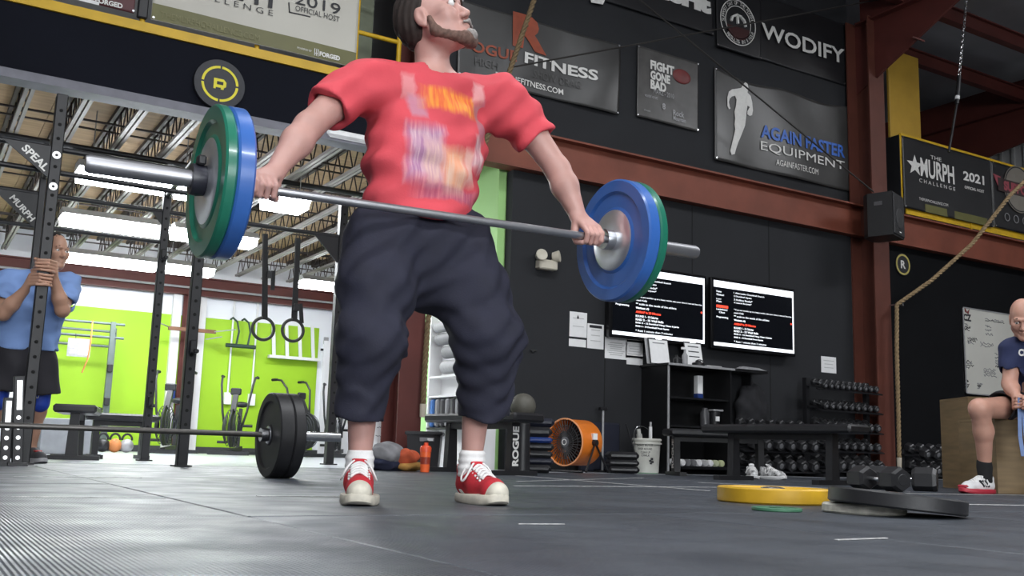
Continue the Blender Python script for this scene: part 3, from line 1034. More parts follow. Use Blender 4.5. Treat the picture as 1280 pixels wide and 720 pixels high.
# right mezzanine: railing, banners, yellow panel
rr2 = thing('yellow_railing', 'yellow angle railing along the right mezzanine behind the banners', 'railing', (13.5, W, 3.55))
XR = atY(1126, 200, W - .04)[0]
zr0, zr1 = atY(1126, 243, W - .04)[2], atY(1126, 168, W - .04)[2]
for x in (XR, XR + 1.5, XR + 3.0, XR + 4.5):
    MB().box((x, W - 0.03, (3.48 + zr1) / 2), (0.03, 0.03, zr1 - 3.48)).build('post', YELLOW, rr2, 0)
MB().box((XR + 2.6, W - 0.035, zr1), (5.2, 0.035, 0.035)).build('rail', YELLOW, rr2, 0)
MB().box((XR + 2.6, W - 0.02, 3.58), (5.0, 0.02, 0.10)).build('toe_board', YELLOW, rr2, 0)
f9 = folds(50, 0.004)
Y9 = W - 0.06
xe = atY(1239, 240, Y9)[0]
t = banner('black banner with white star, MURPH and 2021 on yellow railing', (XR + 0.01, xe, 3.60, zr1 - 0.02), Y9, VINYLB, f9)
e = lambda x, z: f9(x, z) - 0.006
MB().grid(lambda u, v: (XR + .45 + (xe - XR - .45) * u, Y9 - .004, 3.605 + 0.11 * v), 8, 1).build('olive_band', OLIVE, t, 0)
r9 = lambda a, b: wall_rect(a, b, Y9)
wall_text(t, 'MURPH', line_rect(1149, 197, 220, 1192, Y9, 0.25), Y9, LETTER, 0.025, e)
wall_text(t, 'THE', line_rect(1162, 194, 198.5, 1176, Y9, 0.25), Y9, LETTER, 0, e)
wall_text(t, 'C H A L L E N G E', line_rect(1148, 223, 227.5, 1193, Y9, 0.25), Y9, LETTER, 0, e)
wall_text(t, '2021', line_rect(1203, 213.5, 225, 1229, Y9, 0.25), Y9, LETTER, 0.03, e)
wall_text(t, 'OFFICIAL HOST', line_rect(1205, 232, 235.5, 1229, Y9, 0.25), Y9, LETTER, 0.02, e)
wall_text(t, 'THEMURPHCHALLENGE.COM', line_rect(1148, 246.5, 250, 1184, Y9, 0.25), Y9, LETTER, 0, e)
q = atY(1143, 207, Y9)
MB().prism([((0.15 if k % 2 == 0 else 0.062) * math.sin(2 * PI * k / 10) * 1.15, (0.15 if k % 2 == 0 else 0.062) * math.cos(2 * PI * k / 10)) for k in range(10)], sign_frame(q[0], Y9 - 0.006, q[2]), 0.004).build('star', LETTER, t, 0)
MB().box((XR - 0.02, W + 0.25, (3.6 + zr1) / 2), (0.01, 0.58, zr1 - 3.62)).build('side_return', VINYLB, t, 0)
f10 = folds(51, 0.004)
t = banner('black banner with pale round badge and red SUPPORT ribbon', (xe + 0.05, xe + 1.7, 3.62, zr1 - 0.02), Y9, VINYLB, f10)
q = atY(1272, 233, Y9)
sf = sign_frame(q[0], Y9 - 0.012, q[2] - 0.05)
MB().lathe([(0.36, 0), (0.36, 0.004)], sf, 36).build('badge_disc', mat('pale_badge', (0.22, 0.20, 0.17), 0.5, 0, .1, 6), t, 0)
ringm(sf @ Matrix.Translation((0, 0, .004)), 0.33, 0.345).build('badge_ring', INK, t, 0)
MB().box((-0.04, 0, 0.007), (0.95, 0.20, 0.004), sf).build('ribbon', mat('black_ribbon', (0.05, 0.03, 0.03), 0.5), t, 0)
for s_ in (-1, 1):
    MB().prism([(-.47, -.1), (-.62, .14), (-.44, .12)] if s_ < 0 else [(.44, -.1), (.60, .12), (.42, .12)], sf, 0.006).build('ribbon_tail', mat('pink_print', (0.35, 0.07, 0.09), 0.5), t, 0)
mb = MB()
text_on(mb, 'SUPPORT', lambda u, v: sf @ Vector((-.38 + u * .8, -.075 + v * .15, 0.010)), 0.06)
mb.build('lettering', MATS['pink_print'], t, 0)
for k in range(4):
    ringm(sf @ Matrix.Translation((-0.32 + .22 * k, -0.47, 0)), 0.05, 0.062).build('small_ring_print', GREYINK, t, 0)
# mats leaning behind the railing
q0, q1 = atY(1108, 56, 8.85), atY(1150, 172, 8.85)
tag(MB().box(((q0[0] + q1[0]) / 2, 8.85, (q0[2] + q1[2]) / 2 - .2), (q1[0] - q0[0], 0.05, q0[2] - q1[2] + .3), bev=0.01).build('gym_mat', mat('mustard_panel', (0.50, 0.30, 0.035), 0.6, 0, 0.08, 4, .05, 50)),
    'tall mustard yellow panel standing on the right mezzanine by the column', 'panel')
tag(MB().bar((q1[0] + .02, 8.95, q1[2] - .3), (q1[0] - .02, 8.95, q0[2] - .55), 0.03, 0.02, (0, 1, 0)).build('white_board_edge', WHITE),
    'thin white board edge leaning just right of the yellow panel', 'board')

# chain with black rod at top right
p0, p1 = atY(1209, -10, 7.6), atY(1199, 95, 7.6)
t = thing('hanging_chain', 'steel chain with black rod hanging at the top right', 'chain', (p0[0], 7.6, p0[2]))
n = 30
for i in range(n):
    a = p0 + (p1 - p0) * i / n
    b = p0 + (p1 - p0) * (i + 1.25) / n
    ang = 0 if i % 2 else PI / 2
    mid, d = (a + b) / 2, (b - a)
    L = np.linalg.norm(d)
    fr = look(mid, d, (math.cos(ang), math.sin(ang), 0))
    pts = [fr @ Vector((0.018 * math.cos(u), 0, L / 2 * math.sin(u))) for u in [2 * PI * k / 10 for k in range(10)]]
    MB().tube(pts, 0.006, 5, True).build('link', STEEL, t)
p2, p3 = atY(1196, 130, 7.6), atY(1186, 190, 7.6)
MB().cyl(p1, p2, 0.028, seg=10).build('shackle', BLACK, t)
MB().cyl(p2, p3, 0.016, seg=8).build('rod', BLACK, t)
pm_ = p1 + (p2 - p1) * .72
MB().cyl(pm_, pm_ + (p2 - p1) * .12, 0.031, seg=10).build('white_tape', WHITE, t, label='white band of tape')
MB().cyl(p0, (p0[0], p0[1], 6.7), 0.02, seg=6).build('hanger', BLACK, t)


# climbing ropes
def rope(pts, r, label, m, turns=90):
    P = [np.array(p, float) for p in pts]
    d0 = P[0] - P[1]
    P.insert(0, P[0] + d0 * (6.64 - P[0][2]) / d0[2])          # up to the roof
    t = thing('climbing_rope', label, 'rope', pts[-1])
    seg = [np.linalg.norm(b - a) for a, b in zip(P, P[1:])]
    tot = sum(seg)
    n = int(tot / 0.022)
    cs = np.concatenate([[0], np.cumsum(seg)])

    def at(s):
        i = min(np.searchsorted(cs, s, 'right') - 1, len(seg) - 1)
        return P[i] + (P[i + 1] - P[i]) * (s - cs[i]) / seg[i]
    for k in range(3):
        pp = []
        for i in range(n + 1):
            s = tot * i / n
            c = at(s)
            d = at(min(s + 0.05, tot)) - at(max(s - 0.05, 0))
            d = d / np.linalg.norm(d)
            x = np.cross(d, (0.3, 1, 0.1))
            x /= np.linalg.norm(x)
            y = np.cross(d, x)
            a = s / 0.16 * 2 * PI + k * 2 * PI / 3
            pp.append(c + (x * math.cos(a) + y * math.sin(a)) * r * 0.55)
        MB().tube(pp, r * 0.56, 6).build('strand', m, t, 180)
    e0, e1 = Vector(P[-1]), Vector(P[-2])
    d = (e0 - e1).normalized()
    MB().cyl(e0, e0 + d * 0.12, r * 1.25, r * 1.1, 10).build('whipped_end', mat('rope_tape', (0.45, 0.40, 0.32), 0.7), t)
    return t


ROPE = mat('manila_rope', (0.27, 0.19, 0.10), 0.85, 0, 0.25, 40)
ROPED = mat('dark_manila_rope', (0.16, 0.11, 0.055), 0.85, 0, 0.25, 40)
RY = 8.1
rope([atY(1300, 208, 7.3), atY(1262, 245, 7.45), atY(1215, 305, 7.7), atY(1165, 350, 7.9), atY(1121, 381, RY), atY(1121, 440, RY), atY(1123, 520, RY), atY(1124, 572, RY)], 0.026,
     'tan climbing rope sweeping to the red column then hanging down', ROPE)
rope([atY(671, -10, 8.0), atY(634, 98, 8.1), atY(590, 228, 8.2), atY(541, 365, 8.3), atY(535, 400, 8.33), atY(531, 460, 8.33), atY(529, 505, 8.33)], 0.026,
     'dark climbing rope slanting behind the lifter to the opening column', ROPED)
for (x, y, Y, lab) in ((1118, 381, 8.2, 'small steel hook on the red column holding the right rope'), (536, 384, 8.4, 'small steel hook on the opening column holding the dark rope')):
    q = atY(x, y, Y)
    tag(MB().tube([(q[0], Y + .12, q[2]), (q[0], Y - 0.05, q[2]), (q[0] + .02, Y - 0.11, q[2] - .02), (q[0] + .02, Y - 0.10, q[2] + .05)], 0.01, 6).build('rope_hook', STEEL), lab, 'hook')

# ================================================================== LOWER WALL: screens, papers, lamp
EMI = {}


def emis(name, col, st):
    return mat(name, col, 0.4, 0, 0, emit=st)


SCR = mat('screen_dark', (0.006, 0.007, 0.010), 0.18, 0, 0)
SW, SR, SD = emis('screen_white', (0.85, 0.88, 0.95), 0.9), emis('screen_red', (0.8, 0.06, 0.03), 0.8), emis('screen_text', (0.75, 0.78, 0.82), 0.6)


def tv(x0, x1, z0, z1, label, side):
    Y = W - 0.10
    t = thing('wall_screen', label, 'television', ((x0 + x1) / 2, Y, z0), 0, 'workout screens on the black wall')
    MB().box(((x0 + x1) / 2, Y, (z0 + z1) / 2), (x1 - x0, 0.06, z1 - z0), bev=0.008).build('bezel', mat('glossy_black_plastic', (0.008, 0.008, 0.009), 0.2), t)
    MB().box(((x0 + x1) / 2, Y + .065, (z0 + z1) / 2), (0.4, 0.07, 0.3)).build('wall_mount', BLACK, t, 0)
    b = 0.035
    X0, X1, Z0, Z1 = x0 + b, x1 - b, z0 + b, z1 - b
    ys = Y - 0.032
    MB().box(((X0 + X1) / 2, ys, (Z0 + Z1) / 2), (X1 - X0, 0.004, Z1 - Z0)).build('screen', SCR, t, 0)
    fx_ = lambda u: X0 + (X1 - X0) * u
    fz = lambda v: Z0 + (Z1 - Z0) * v

    def strip(u0, u1, v0, v1, m, n='screen_bar'):
        MB().box((fx_((u0 + u1) / 2), ys - .003, fz((v0 + v1) / 2)), ((u1 - u0) * (X1 - X0), 0.003, (v1 - v0) * (Z1 - Z0))).build(n, m, t, 0)
    strip(0, 1, 0.90, 1.0, SW)
    strip(0, 1, 0.0, 0.05, SW)
    strip(0.985, 1, 0.05, 0.9, SW)

    def line(s, u0, u1, v, h, m=SD, bold=0.02):
        mb = MB()
        text_on(mb, s, lambda u, w: (fx_(u0 + (u1 - u0) * u), ys - .004, fz(v + h * w)), bold)
        mb.build('screen_text', m, t, 0)
    rows = [('1 Alternating Dumbbell Snatch', .24, .62, .825), ('2 Dumbbell Squats', .24, .46, .775), ('3 Hollow Rocks*', .24, .47, .725), ('4 Lateral Burpees*', .24, .46, .675),
            ('* if you are working up to a heavy weight, take your time in rest and have fun', .24, .97, .565), ('coach Kelly', .24, .36, .515), ('** scale to the needs of the athlete', .24, .68, .465)]
    for s, a, b_, v in rows:
        line(s, a, b_, v, 0.032)
    line('Workout : A)', .24, .38, .40, .035, SW, .05)
    line('AMRAP in 20 Minutes', .24, .51, .345, .035, SR, .05)
    for i, (s, b_) in enumerate((('ROUND 1 - 15 Calories', .48), ('RND 2 - 15 Wall Balls', .54), ('RND 3 - 12 Dumbbell Hang Clean & Jerks', .71), ('RND 4 - 10 Dumbbell Front Squats', .60))):
        line(s, .24, b_, .285 - .05 * i, 0.032, SD, .04)
    line('* Rest 1 minute then 3 minutes', .24, .64, .075, 0.03)
    MB().lathe([(0.012, 0), (0.012, .003)], sign_frame(fx_(.965), ys - .003, fz(.47)), 12).build('screen_dot', SR, t, 0)
    for i, (s, v) in enumerate((('Home', .82), ('Whiteboard', .77), ('Log', .70), ('Plan', .665))):
        line(s, .03, .09 if i != 1 else .12, v, 0.03)
    strip(.03, .17, .585, .625, SR)
    line('Leaderboard', .03, .16, .545, .03)
    line('Class', .06, .13, .50, .03)
    line('Programming', .03, .17, .42, .035, SD, .04)


a = atY(760, 345, W - .1)
q0, q1 = atY(883, 345, W - .13), atY(883, 434, W - .13)
tv(q0[0] - 1.36, q0[0], q1[2] + .0, q0[2], 'wall screen with workout text, left of two, partly behind lifted plates', 0)
q2, q3, q4 = atY(889, 349, W - .13), atY(995, 446, W - .13), atY(995, 362, W - .13)
tv(q2[0], q3[0], q3[2], q4[2], 'wall screen with workout text, right of two, wholly visible', 1)


def paper(label, tl, br, lines, header=False, tilt=0):
    x0, x1, z0, z1 = wall_rect(tl, br, W)
    t = thing('paper_notice', label, 'paper', ((x0 + x1) / 2, W, z0), 0)
    MB().box(((x0 + x1) / 2, W - .004, (z0 + z1) / 2), (x1 - x0, 0.003, z1 - z0)).build('sheet', PAPER, t, 0)
    for i in range(lines):
        z = z1 - (z1 - z0) * (0.25 + 0.65 * i / max(1, lines))
        w = (x1 - x0) * random.uniform(.5, .8)
        MB().box(((x0 + x1) / 2, W - .0065, z), (w, 0.002, 0.008)).build('text_line', mat('light_print', (0.5, 0.5, 0.5), .7), t, 0)
    if header:
        MB().box(((x0 + x1) / 2, W - .0065, z1 - (z1 - z0) * .11), ((x1 - x0) * .75, 0.002, 0.03)).build('header', INK, t, 0)
    return t


t = paper('white notice sheet with small dark drop mark, highest left of screens', (712, 389), (733, 422.5), 2)
q = atY(722, 397, W)
MB().prism([(0, .03), (.014, -.005), (0, -.018), (-.014, -.005)], sign_frame(q[0], W - .006, q[2]), .002).build('drop_mark', INK, t, 0)
paper('small blank white card pinned directly under the drop mark sheet', (711, 423), (732, 434.5), 0)
paper('white notice sheet with black header bar, beside the drop mark sheet', (734, 404), (754, 437), 3, True)
paper('printed table sheet under the left screen, beside the header bar sheet', (756, 421), (783, 450), 7)
paper('printed sheet under the left screen, right edge overlapping lower card', (782, 427), (803, 449), 4)
paper('small white card hanging below the rightmost printed sheet under screen', (783, 444), (803, 457), 1)
paper('white landscape notice above the tall dumbbell rack', (1026, 445), (1045, 467), 3)

# emergency twin lamp
q0, q1 = atY(669, 322, W), atY(691, 340, W)
t = thing('emergency_lamp', 'beige twin head emergency lamp on the black wall', 'lamp', (q0[0], W, q1[2]))
BEIGE = mat('beige_plastic', (0.55, 0.51, 0.42), 0.5, 0, .04, 10)
cx, cz = (q0[0] + q1[0]) / 2, (q0[2] + q1[2]) / 2
MB().box((cx, W - .05, cz - .01), (q1[0] - q0[0], 0.10, (q0[2] - q1[2]) * .8), bev=.012).build('battery_case', BEIGE, t)
for s_, dz in ((-1, .075), (1, .085)):
    fr = look((cx + s_ * .10, W - .10, cz + dz), (s_ * .5 + .3, -0.8, .15))
    MB().lathe([(0.02, -.06), (0.05, -.05), (0.062, 0.02), (0.055, 0.025), (0.0, 0.015)], fr, 18, False).build('lamp_head', BEIGE, t)
    MB().cyl((cx + s_ * .05, W - .05, cz + .03), (cx + s_ * .10, W - .09, cz + dz), 0.014, seg=8).build('swivel_arm', BEIGE, t)
for (x, y, lab) in ((666, 438, 'tiny steel wall hook on the black wall under the emergency lamp'),):
    q = atY(x, y, W)
    tag(MB().bar((q[0] - .04, W - .012, q[2]), (q[0] + .04, W - .012, q[2]), .02, .012).box((q[0], W - .006, q[2] - .006), (.03, .012, .03)).build('wall_hook', STEEL), lab, 'hook')
# whiteboard far right
x0, x1, z0, z1 = 12.49, 15.2, 1.16, 2.37
t = thing('whiteboard', 'large scribbled whiteboard on the black wall behind seated man', 'whiteboard', (13.7, W, z0))
MB().box(((x0 + x1) / 2, W - .012, (z0 + z1) / 2), (x1 - x0, 0.02, z1 - z0)).build('board', mat('whiteboard_surface', (0.60, 0.59, 0.54), 0.35, 0, .05, 1.5), t, 0)
for (u0, u1, v0, v1) in ((0, 1, 0, .012), (0, 1, .988, 1), (0, .008, 0, 1)):
    MB().box((x0 + (x1 - x0) * (u0 + u1) / 2, W - .016, z0 + (z1 - z0) * (v0 + v1) / 2), ((x1 - x0) * (u1 - u0), 0.03, (z1 - z0) * (v1 - v0))).build('frame_strip', GREYSTEEL, t, 0)
rw = random.Random(5)
for (a, b, n) in (((1206, 404), (1214, 414), 3), ((1210, 421), (1222, 431), 3), ((1226, 427), (1246, 436), 2), ((1206, 450), (1218, 462), 4), ((1244, 440), (1258, 462), 5), ((1230, 460), (1248, 472), 4), ((1206, 474), (1216, 486), 3), ((1222, 478), (1230, 487), 3), ((1232, 398), (1258, 404), 2), ((1232, 405), (1242, 421), 3)):
    q0, q1 = atY(*a, W - .03), atY(*b, W - .03)
    for i in range(n):
        z = q0[2] + (q1[2] - q0[2]) * (i + .5) / n
        xs = np.linspace(q0[0], q1[0] - rw.uniform(0, .1), 14)
        MB().tube([(x, W - .024, z + rw.uniform(-.018, .018)) for x in xs], 0.005, 4).build('marker_scrawl', GREYINK if rw.random() < .6 else INK, t, 0)
q = atY(1206, 392, W - .03)
mb = MB()
text_on(mb, 'CZ', lambda u, v: (q[0] - .03 + u * .18, W - .025, q[2] - .10 + v * .10), .05)
mb.build('lettering', INK, t, 0)
MB().prism([(-.05, .09), (.0, .03), (.06, .08), (.03, .0), (-.05, .03)], sign_frame(q[0] + .06, W - .024, q[2]), .002).build('red_mark', REDP, t, 0)
# ================================================================== RIG
RIGM = mat('rig_black_steel', (0.009, 0.009, 0.011), 0.45, 0.0, 0.1, 20)
rig = thing('pullup_rig', 'black steel pull-up rig standing under the fascia on the left', 'rig', (1.8, 8.4, 0))
RINGW = mat('bolt_and_shine', (0.75, 0.75, 0.75), 0.3, 0.6, 0)  # bolt rings, and the painted shine on the short stands


def post(x, y, h, s=0.075, holes=True):
    p = MB().box((x, y, h / 2), (s, s, h), bev=.006).build('upright', RIGM, rig)
    MB().box((x, y, 0.006), (s + .05, s + .05, .012)).build('foot_plate', RIGM, p, 0)
    if holes:
        mb = MB()
        z = 0.3
        while z < h - .05:
            mb.lathe([(0.0125, 0), (0.0125, 0.0015)], sign_frame(x, y - s / 2 - .0005, z), 8)
            z += 0.10
        o = mb.build('hole_row', mat('hole_shade', (0.002, 0.002, 0.002), .9, 0, 0), p, 0)
        o['kind'] = 'stuff'
    return p


AX = atY(29, 572, 7.32)[0]
PA = post(AX, 7.32, 2.52)
PB = post(1.89, 9.4, 2.48, 0.07)
PC = post(1.76, 7.47, 2.52)
PD = post(3.62, 9.4, 2.62, 0.08)
PE = post(0.845, 9.4, 2.72, 0.07, False)
for (a, b, r) in (((-3, 7.32, 2.15), (1.76, 7.40, 2.15), .020), ((-3, 7.32, 1.985), (1.76, 7.40, 1.985), .019), ((-3, 9.4, 2.27), (3.62, 9.4, 2.27), .022), ((-3, 9.4, 1.98), (1.89, 9.4, 1.98), .018),
                  ((AX, 7.32, 2.42), (0.845, 9.4, 2.42), .024), ((1.76, 7.47, 2.42), (1.89, 9.4, 2.42), .024)):
    MB().cyl(a, b, r, seg=12).build('crossbar', RIGM, rig)
for (x, y, z) in ((AX, 7.28, 2.08), (AX, 7.28, 1.86), (1.76, 7.43, 2.08)):
    MB().lathe([(0.010, 0), (0.027, 0), (0.027, .008), (0.010, .008), (0.010, 0)], sign_frame(x, y, z), 18, False).build('bolt_ring', RINGW, rig)


def gusset(x, y, z, w, h, s, txt):
    g = MB().prism([(0, 0), (s * w, 0), (0, -h)][::(1 if s > 0 else -1)], sign_frame(x, y, z), .008, -.008).build('gusset', RIGM, rig, 0)
    if txt:
        d = Vector((-s * w, -h * 1, 0)).normalized()
        mb = MB()
        u0 = Vector((s * w * .8, -h * .20 + .005, 0)) if s > 0 else Vector((s * w * .62, -h * .24, 0))
        u1 = Vector((0.1 * s * w, -h * .84, 0))
        nrm = Vector((-(u1 - u0).y, (u1 - u0).x, 0)).normalized()
        fr = sign_frame(x, y, z)
        text_on(mb, txt, lambda u, v: fr @ (u0 + (u1 - u0) * u + nrm * (v * .055) + Vector((0, 0, .012))), .03)
        mb.build('lettering', LETTER, g, 0)


gusset(AX - .035, 7.30, 2.14, 0.30, 0.22, -1, 'SPEAL')
gusset(0.81, 9.39, 2.26, 0.36, 0.30, -1, 'MURPH')
gusset(3.58, 9.39, 2.26, 0.26, 0.26, -1, '')
gusset(1.86, 9.39, 2.26, 0.10, 0.12, -1, '')
# J hooks and knobs on the posts
for (x, y, z) in ((1.89, 9.36, 0.52), (1.76, 7.43, .86), (1.89, 9.36, 1.86)):
    MB().box((x, y - .02, z), (.05, .04, .10), bev=.008).box((x + .01, y - .06, z - .035), (.04, .08, .03), bev=.008).build('hook', RIGM, rig)

# gymnastic rings
for i, (tx, bx, by) in enumerate(((332, 329, 411), (373, 366, 413))):
    p1, p0 = atY(tx, 288 + (tx - 299) * .13, 9.36), atY(bx, by, 9.36)
    R_ = 0.105
    x = (p1[0] + p0[0]) / 2
    t = thing('gym_ring', ['left gym ring on a black strap hung from the rig bar', 'right gym ring on a black strap, nearer the lifter\'s shorts'][i], 'ring', (p0[0], 9.36, p0[2]), 0, 'gymnastic rings')
    MB().tube([(p0[0] + R_ * math.cos(a), 9.36, p0[2] + R_ * math.sin(a)) for a in [2 * PI * k / 40 for k in range(40)]], 0.0155, 10, True).build('ring', mat('dark_ring', (0.025, 0.026, 0.022), .5), t)
    MB().bar((p0[0], 9.36, p0[2] + R_ - .015), (p1[0], 9.38, p1[2]), .045, .006, (0, 1, 0)).bar((p0[0] + .01, 9.345, p0[2] + R_ - .015), (p1[0], 9.36, p1[2]), .045, .004, (0, 1, 0)).build('strap', mat('black_webbing', (0.015, 0.015, 0.016), .8), t, 0)
    zc = p0[2] + R_ + (0.42 if i == 0 else 0.12)
    MB().box((p0[0] + .015, 9.335, zc), (.055, .03, .07), bev=.006).build('buckle', BLACK, t)
    MB().bar((p0[0] + .05, 9.33, zc + .04), (p0[0] + .055 + .02 * i, 9.33, zc - .15), .04, .006, (0, 1, 0)).build('strap_tail', MATS['black_webbing'], t, 0)

# short perforated stands at the left edge
for k, (bx, by, tx, ty, Y) in enumerate(((22, 574, 24, 470, 6.9), (6, 574, 11, 497, 6.95))):
    p0, p1 = atY(bx, by, Y), atY(tx, ty, Y)
    t = thing('perforated_stand', ['perforated steel stand before the standing man\'s legs', 'shorter perforated steel stand at the left picture edge'][k], 'stand', (p0[0], Y, 0))
    MB().bar((p0[0], Y, 0), (p1[0], Y, p1[2]), .06, .06, (0, 1, 0), .004).build('upright', BLACK, t, 0)
    MB().box((p0[0], Y, .01), (.11, .11, .02)).build('base', BLACK, t, 0)
    for j in range(8 if k == 0 else 6):
        u = (j + .8) / (9 if k == 0 else 7)
        MB().lathe([(.013, 0), (.013, .003)], sign_frame(p0[0] + (p1[0] - p0[0]) * u, Y - .031, p1[2] * u), 10).build('hole_shine', RINGW, t, 0)  # white shine at the holes, put in as bright discs
    MB().bar((p0[0] + (p1[0] - p0[0]) * .55, Y - .033, p1[2] * .62), (p0[0] + (p1[0] - p0[0]) * .9, Y - .033, p1[2] * .95), .03, .004, (0, 1, 0)).build('highlight_strip', RINGW, t, 0)  # white highlight on the post, put in as a bright strip

# ================================================================== PLATES AND BARBELLS


def plate_profile(r, t, hub=0.10):
    e = min(.006, t * .2)
    return [(.026, t / 2), (hub * .55, t / 2), (hub, t / 2 - .004), (hub + .008, t / 2 - .010), (r * .76, t / 2 - .010), (r * .80, t / 2), (r - e, t / 2), (r, t / 2 - e),
            (r, -t / 2 + e), (r - e, -t / 2), (r * .80, -t / 2), (r * .76, -t / 2 + .010), (hub + .008, -t / 2 + .010), (hub, -t / 2 + .004), (hub * .55, -t / 2), (.026, -t / 2), (.026, t / 2)]


def plate(label, M_, r, th, m, group=None, hubm=None, hub=.10, cat='weight plate', name='bumper_plate', seg=56):
    t = thing(name, label, cat, M_.translation, 0, group)
    MB(M_).lathe(plate_profile(r, th, hub), None, seg, False).build('rubber_disc', m, t, 35)
    if hubm:
        for s_ in (-1, 1):
            z = s_ * (th / 2 - .004)
            pr = [(.026, z + s_ * .004), (hub * .45, z + s_ * .007), (hub * .94, z + s_ * .003), (hub * .98, z)]
            MB(M_).lathe(pr if s_ > 0 else pr, None, 40, False).build('steel_hub', hubm, t, 35)
    return t


def along(o, d):
    return look(o, d, (0, 0, 1))


PBLUE = mat('blue_rubber', (0.035, 0.125, 0.42), 0.3, 0, 0.08, 6, coat=.3)
PGREEN = mat('green_rubber', (0.014, 0.16, 0.10), 0.28, 0, 0.08, 6, coat=.3)
HUBM = mat('brushed_hub', (0.72, 0.74, 0.78), 0.30, 0.85, 0.05, 20)
BAR_L, BAR_R = Vector(atY(283, 230, 2.88)), Vector(atY(770, 301, 2.88))
bdir = (BAR_R - BAR_L).normalized()
bmid = (BAR_L + BAR_R) / 2
bat = lambda s_: bmid + bdir * s_
barbell = thing('barbell', 'steel barbell gripped by the lifter at hip height', 'barbell', bmid)
MB().cyl(bat(-.655), bat(.655), .014, seg=14).build('shaft', mat('bar_steel', (0.42, 0.42, 0.44), .35, .9, .05, 40), barbell)
for s_ in (-1, 1):
    MB().cyl(bat(s_ * .655), bat(s_ * .69), .037, seg=20).build('collar', STEEL, barbell)
    MB().lathe([(.0255, 0), (.0255, .40), (.022, .41), (.0, .41)], along(bat(s_ * .69), bdir * s_), 20).build('sleeve', mat('sleeve_steel', (.34, .34, .36), .4, .85, .05, 20), barbell)
GP = 'plates on the lifted barbell'
plate('blue bumper plate at the picture left of the lifted bar', along(bat(-.69 - .026), bdir), .225, .050, PBLUE, GP, HUBM)
plate('green bumper plate with steel hub, outermost at the left', along(bat(-.69 - .051 - .018), bdir), .225, .034, PGREEN, GP, HUBM, .13)
plate('blue bumper plate with bright hub beside the lifter\'s right-hand fist', along(bat(.69 + .026), bdir), .225, .050, PBLUE, GP, HUBM, .115)
plate('green bumper plate behind the blue one at the right', along(bat(.69 + .051 + .018), bdir), .225, .034, PGREEN, GP, HUBM)
for s_, lab in ((-1, 'dark clamp collar closing the left end of the lifted bar'), (1, 'dark clamp collar closing the right end of the lifted bar')):
    q = bat(s_ * (.69 + .108))
    t = thing('clamp_collar', lab, 'collar', q, 0, 'clamp collars')
    MB().lathe([(.026, -.02), (.045, -.02), (.048, 0), (.045, .02), (.026, .02), (.026, -.02)], along(q, bdir), 20, False).build('body', mat('collar_black', (.02, .02, .03), .4), t)
    MB().box(q + Vector((0, -.03, .05)), (.025, .03, .03), bev=.005).build('lever', BLACK, t)

# barbell on the floor
pc = atD(346, 545, 5.35)
fY, fZ = pc[1], 0.225
fx0 = pc[0]
fb = thing('barbell', 'dark barbell lying on the floor, loaded with two black plates', 'barbell', (fx0 - .7, fY, fZ))
MB().cyl((fx0 - 1.43, fY, fZ), (fx0 - .05, fY, fZ), .0145, seg=12).build('shaft', mat('worn_bar', (.09, .085, .08), .35, .6, .1, 40), fb)
for s_, x in ((1, fx0 - .09), (-1, fx0 - 1.40)):
    MB().cyl((x, fY, fZ), (x + s_ * .035, fY, fZ), .036, seg=20).build('collar', STEEL, fb)
    MB().lathe([(.0255, 0), (.0255, .41), (.02, .415), (0, .415)], along((x + s_ * .035, fY, fZ), (s_, 0, 0)), 18).build('sleeve', STEEL, fb)
BUMP = mat('black_bumper', (0.016, 0.016, 0.018), .5, 0, .15, 12, .05, 100)
GF = 'plates on the floor barbell'
plate('black bumper plate on the floor barbell, its recessed face to the bar', along((fx0 - .012, fY, fZ), (1, 0, 0)), .225, .078, BUMP, GF, STEEL, .05)
plate('black bumper plate on the floor barbell, outer one of two', along((fx0 + .058, fY, fZ), (1, 0, 0)), .225, .060, BUMP, GF, STEEL, .05)
xl = fx0 - 1.40 - .035
plate('black bumper plate on the far left end of the floor barbell', along((xl + .03 - .05, fY, fZ), (1, 0, 0)), .225, .078, BUMP, GF, STEEL, .05)

# loose plates on the right
py = atD(966, 619, 4.12)
plate('yellow bumper plate lying flat on the black mat', look((py[0], py[1], .031), (0, 0, 1)), .225, .062, mat('yellow_rubber', (0.62, 0.36, 0.02), .45, 0, .12, 8), None, STEEL, .05)
pg = atZ(971, 637, 0.004)
plate('thin small green plate on the floor before the yellow plate', look((pg[0], pg[1], .006), (0, 0, 1)), .085, .012, mat('dull_green_rubber', (.05, .16, .09), .6, 0, .2, 30), None, None, .03)
pw = atD(1080, 634, 3.47)
plate('chalky white plate lying under the tilted black plate', look((pw[0], pw[1], .017), (0, 0, 1)), .14, .033, mat('chalky_white_rubber', (.52, .50, .44), .7, 0, .3, 25), None, None, .05)
pb = atD(1121, 631.5, 3.42)
pb[2] = .048
cd = Vector((_r[0], _r[1], 0))
nrm = (Vector((0, 0, 1)) + cd * 0.085).normalized()
plate('black bumper plate tilted, one edge resting on the white plate', look((pb[0], pb[1], pb[2]), nrm), .225, .052, BUMP, None, STEEL, .05)

# ================================================================== BENCHES


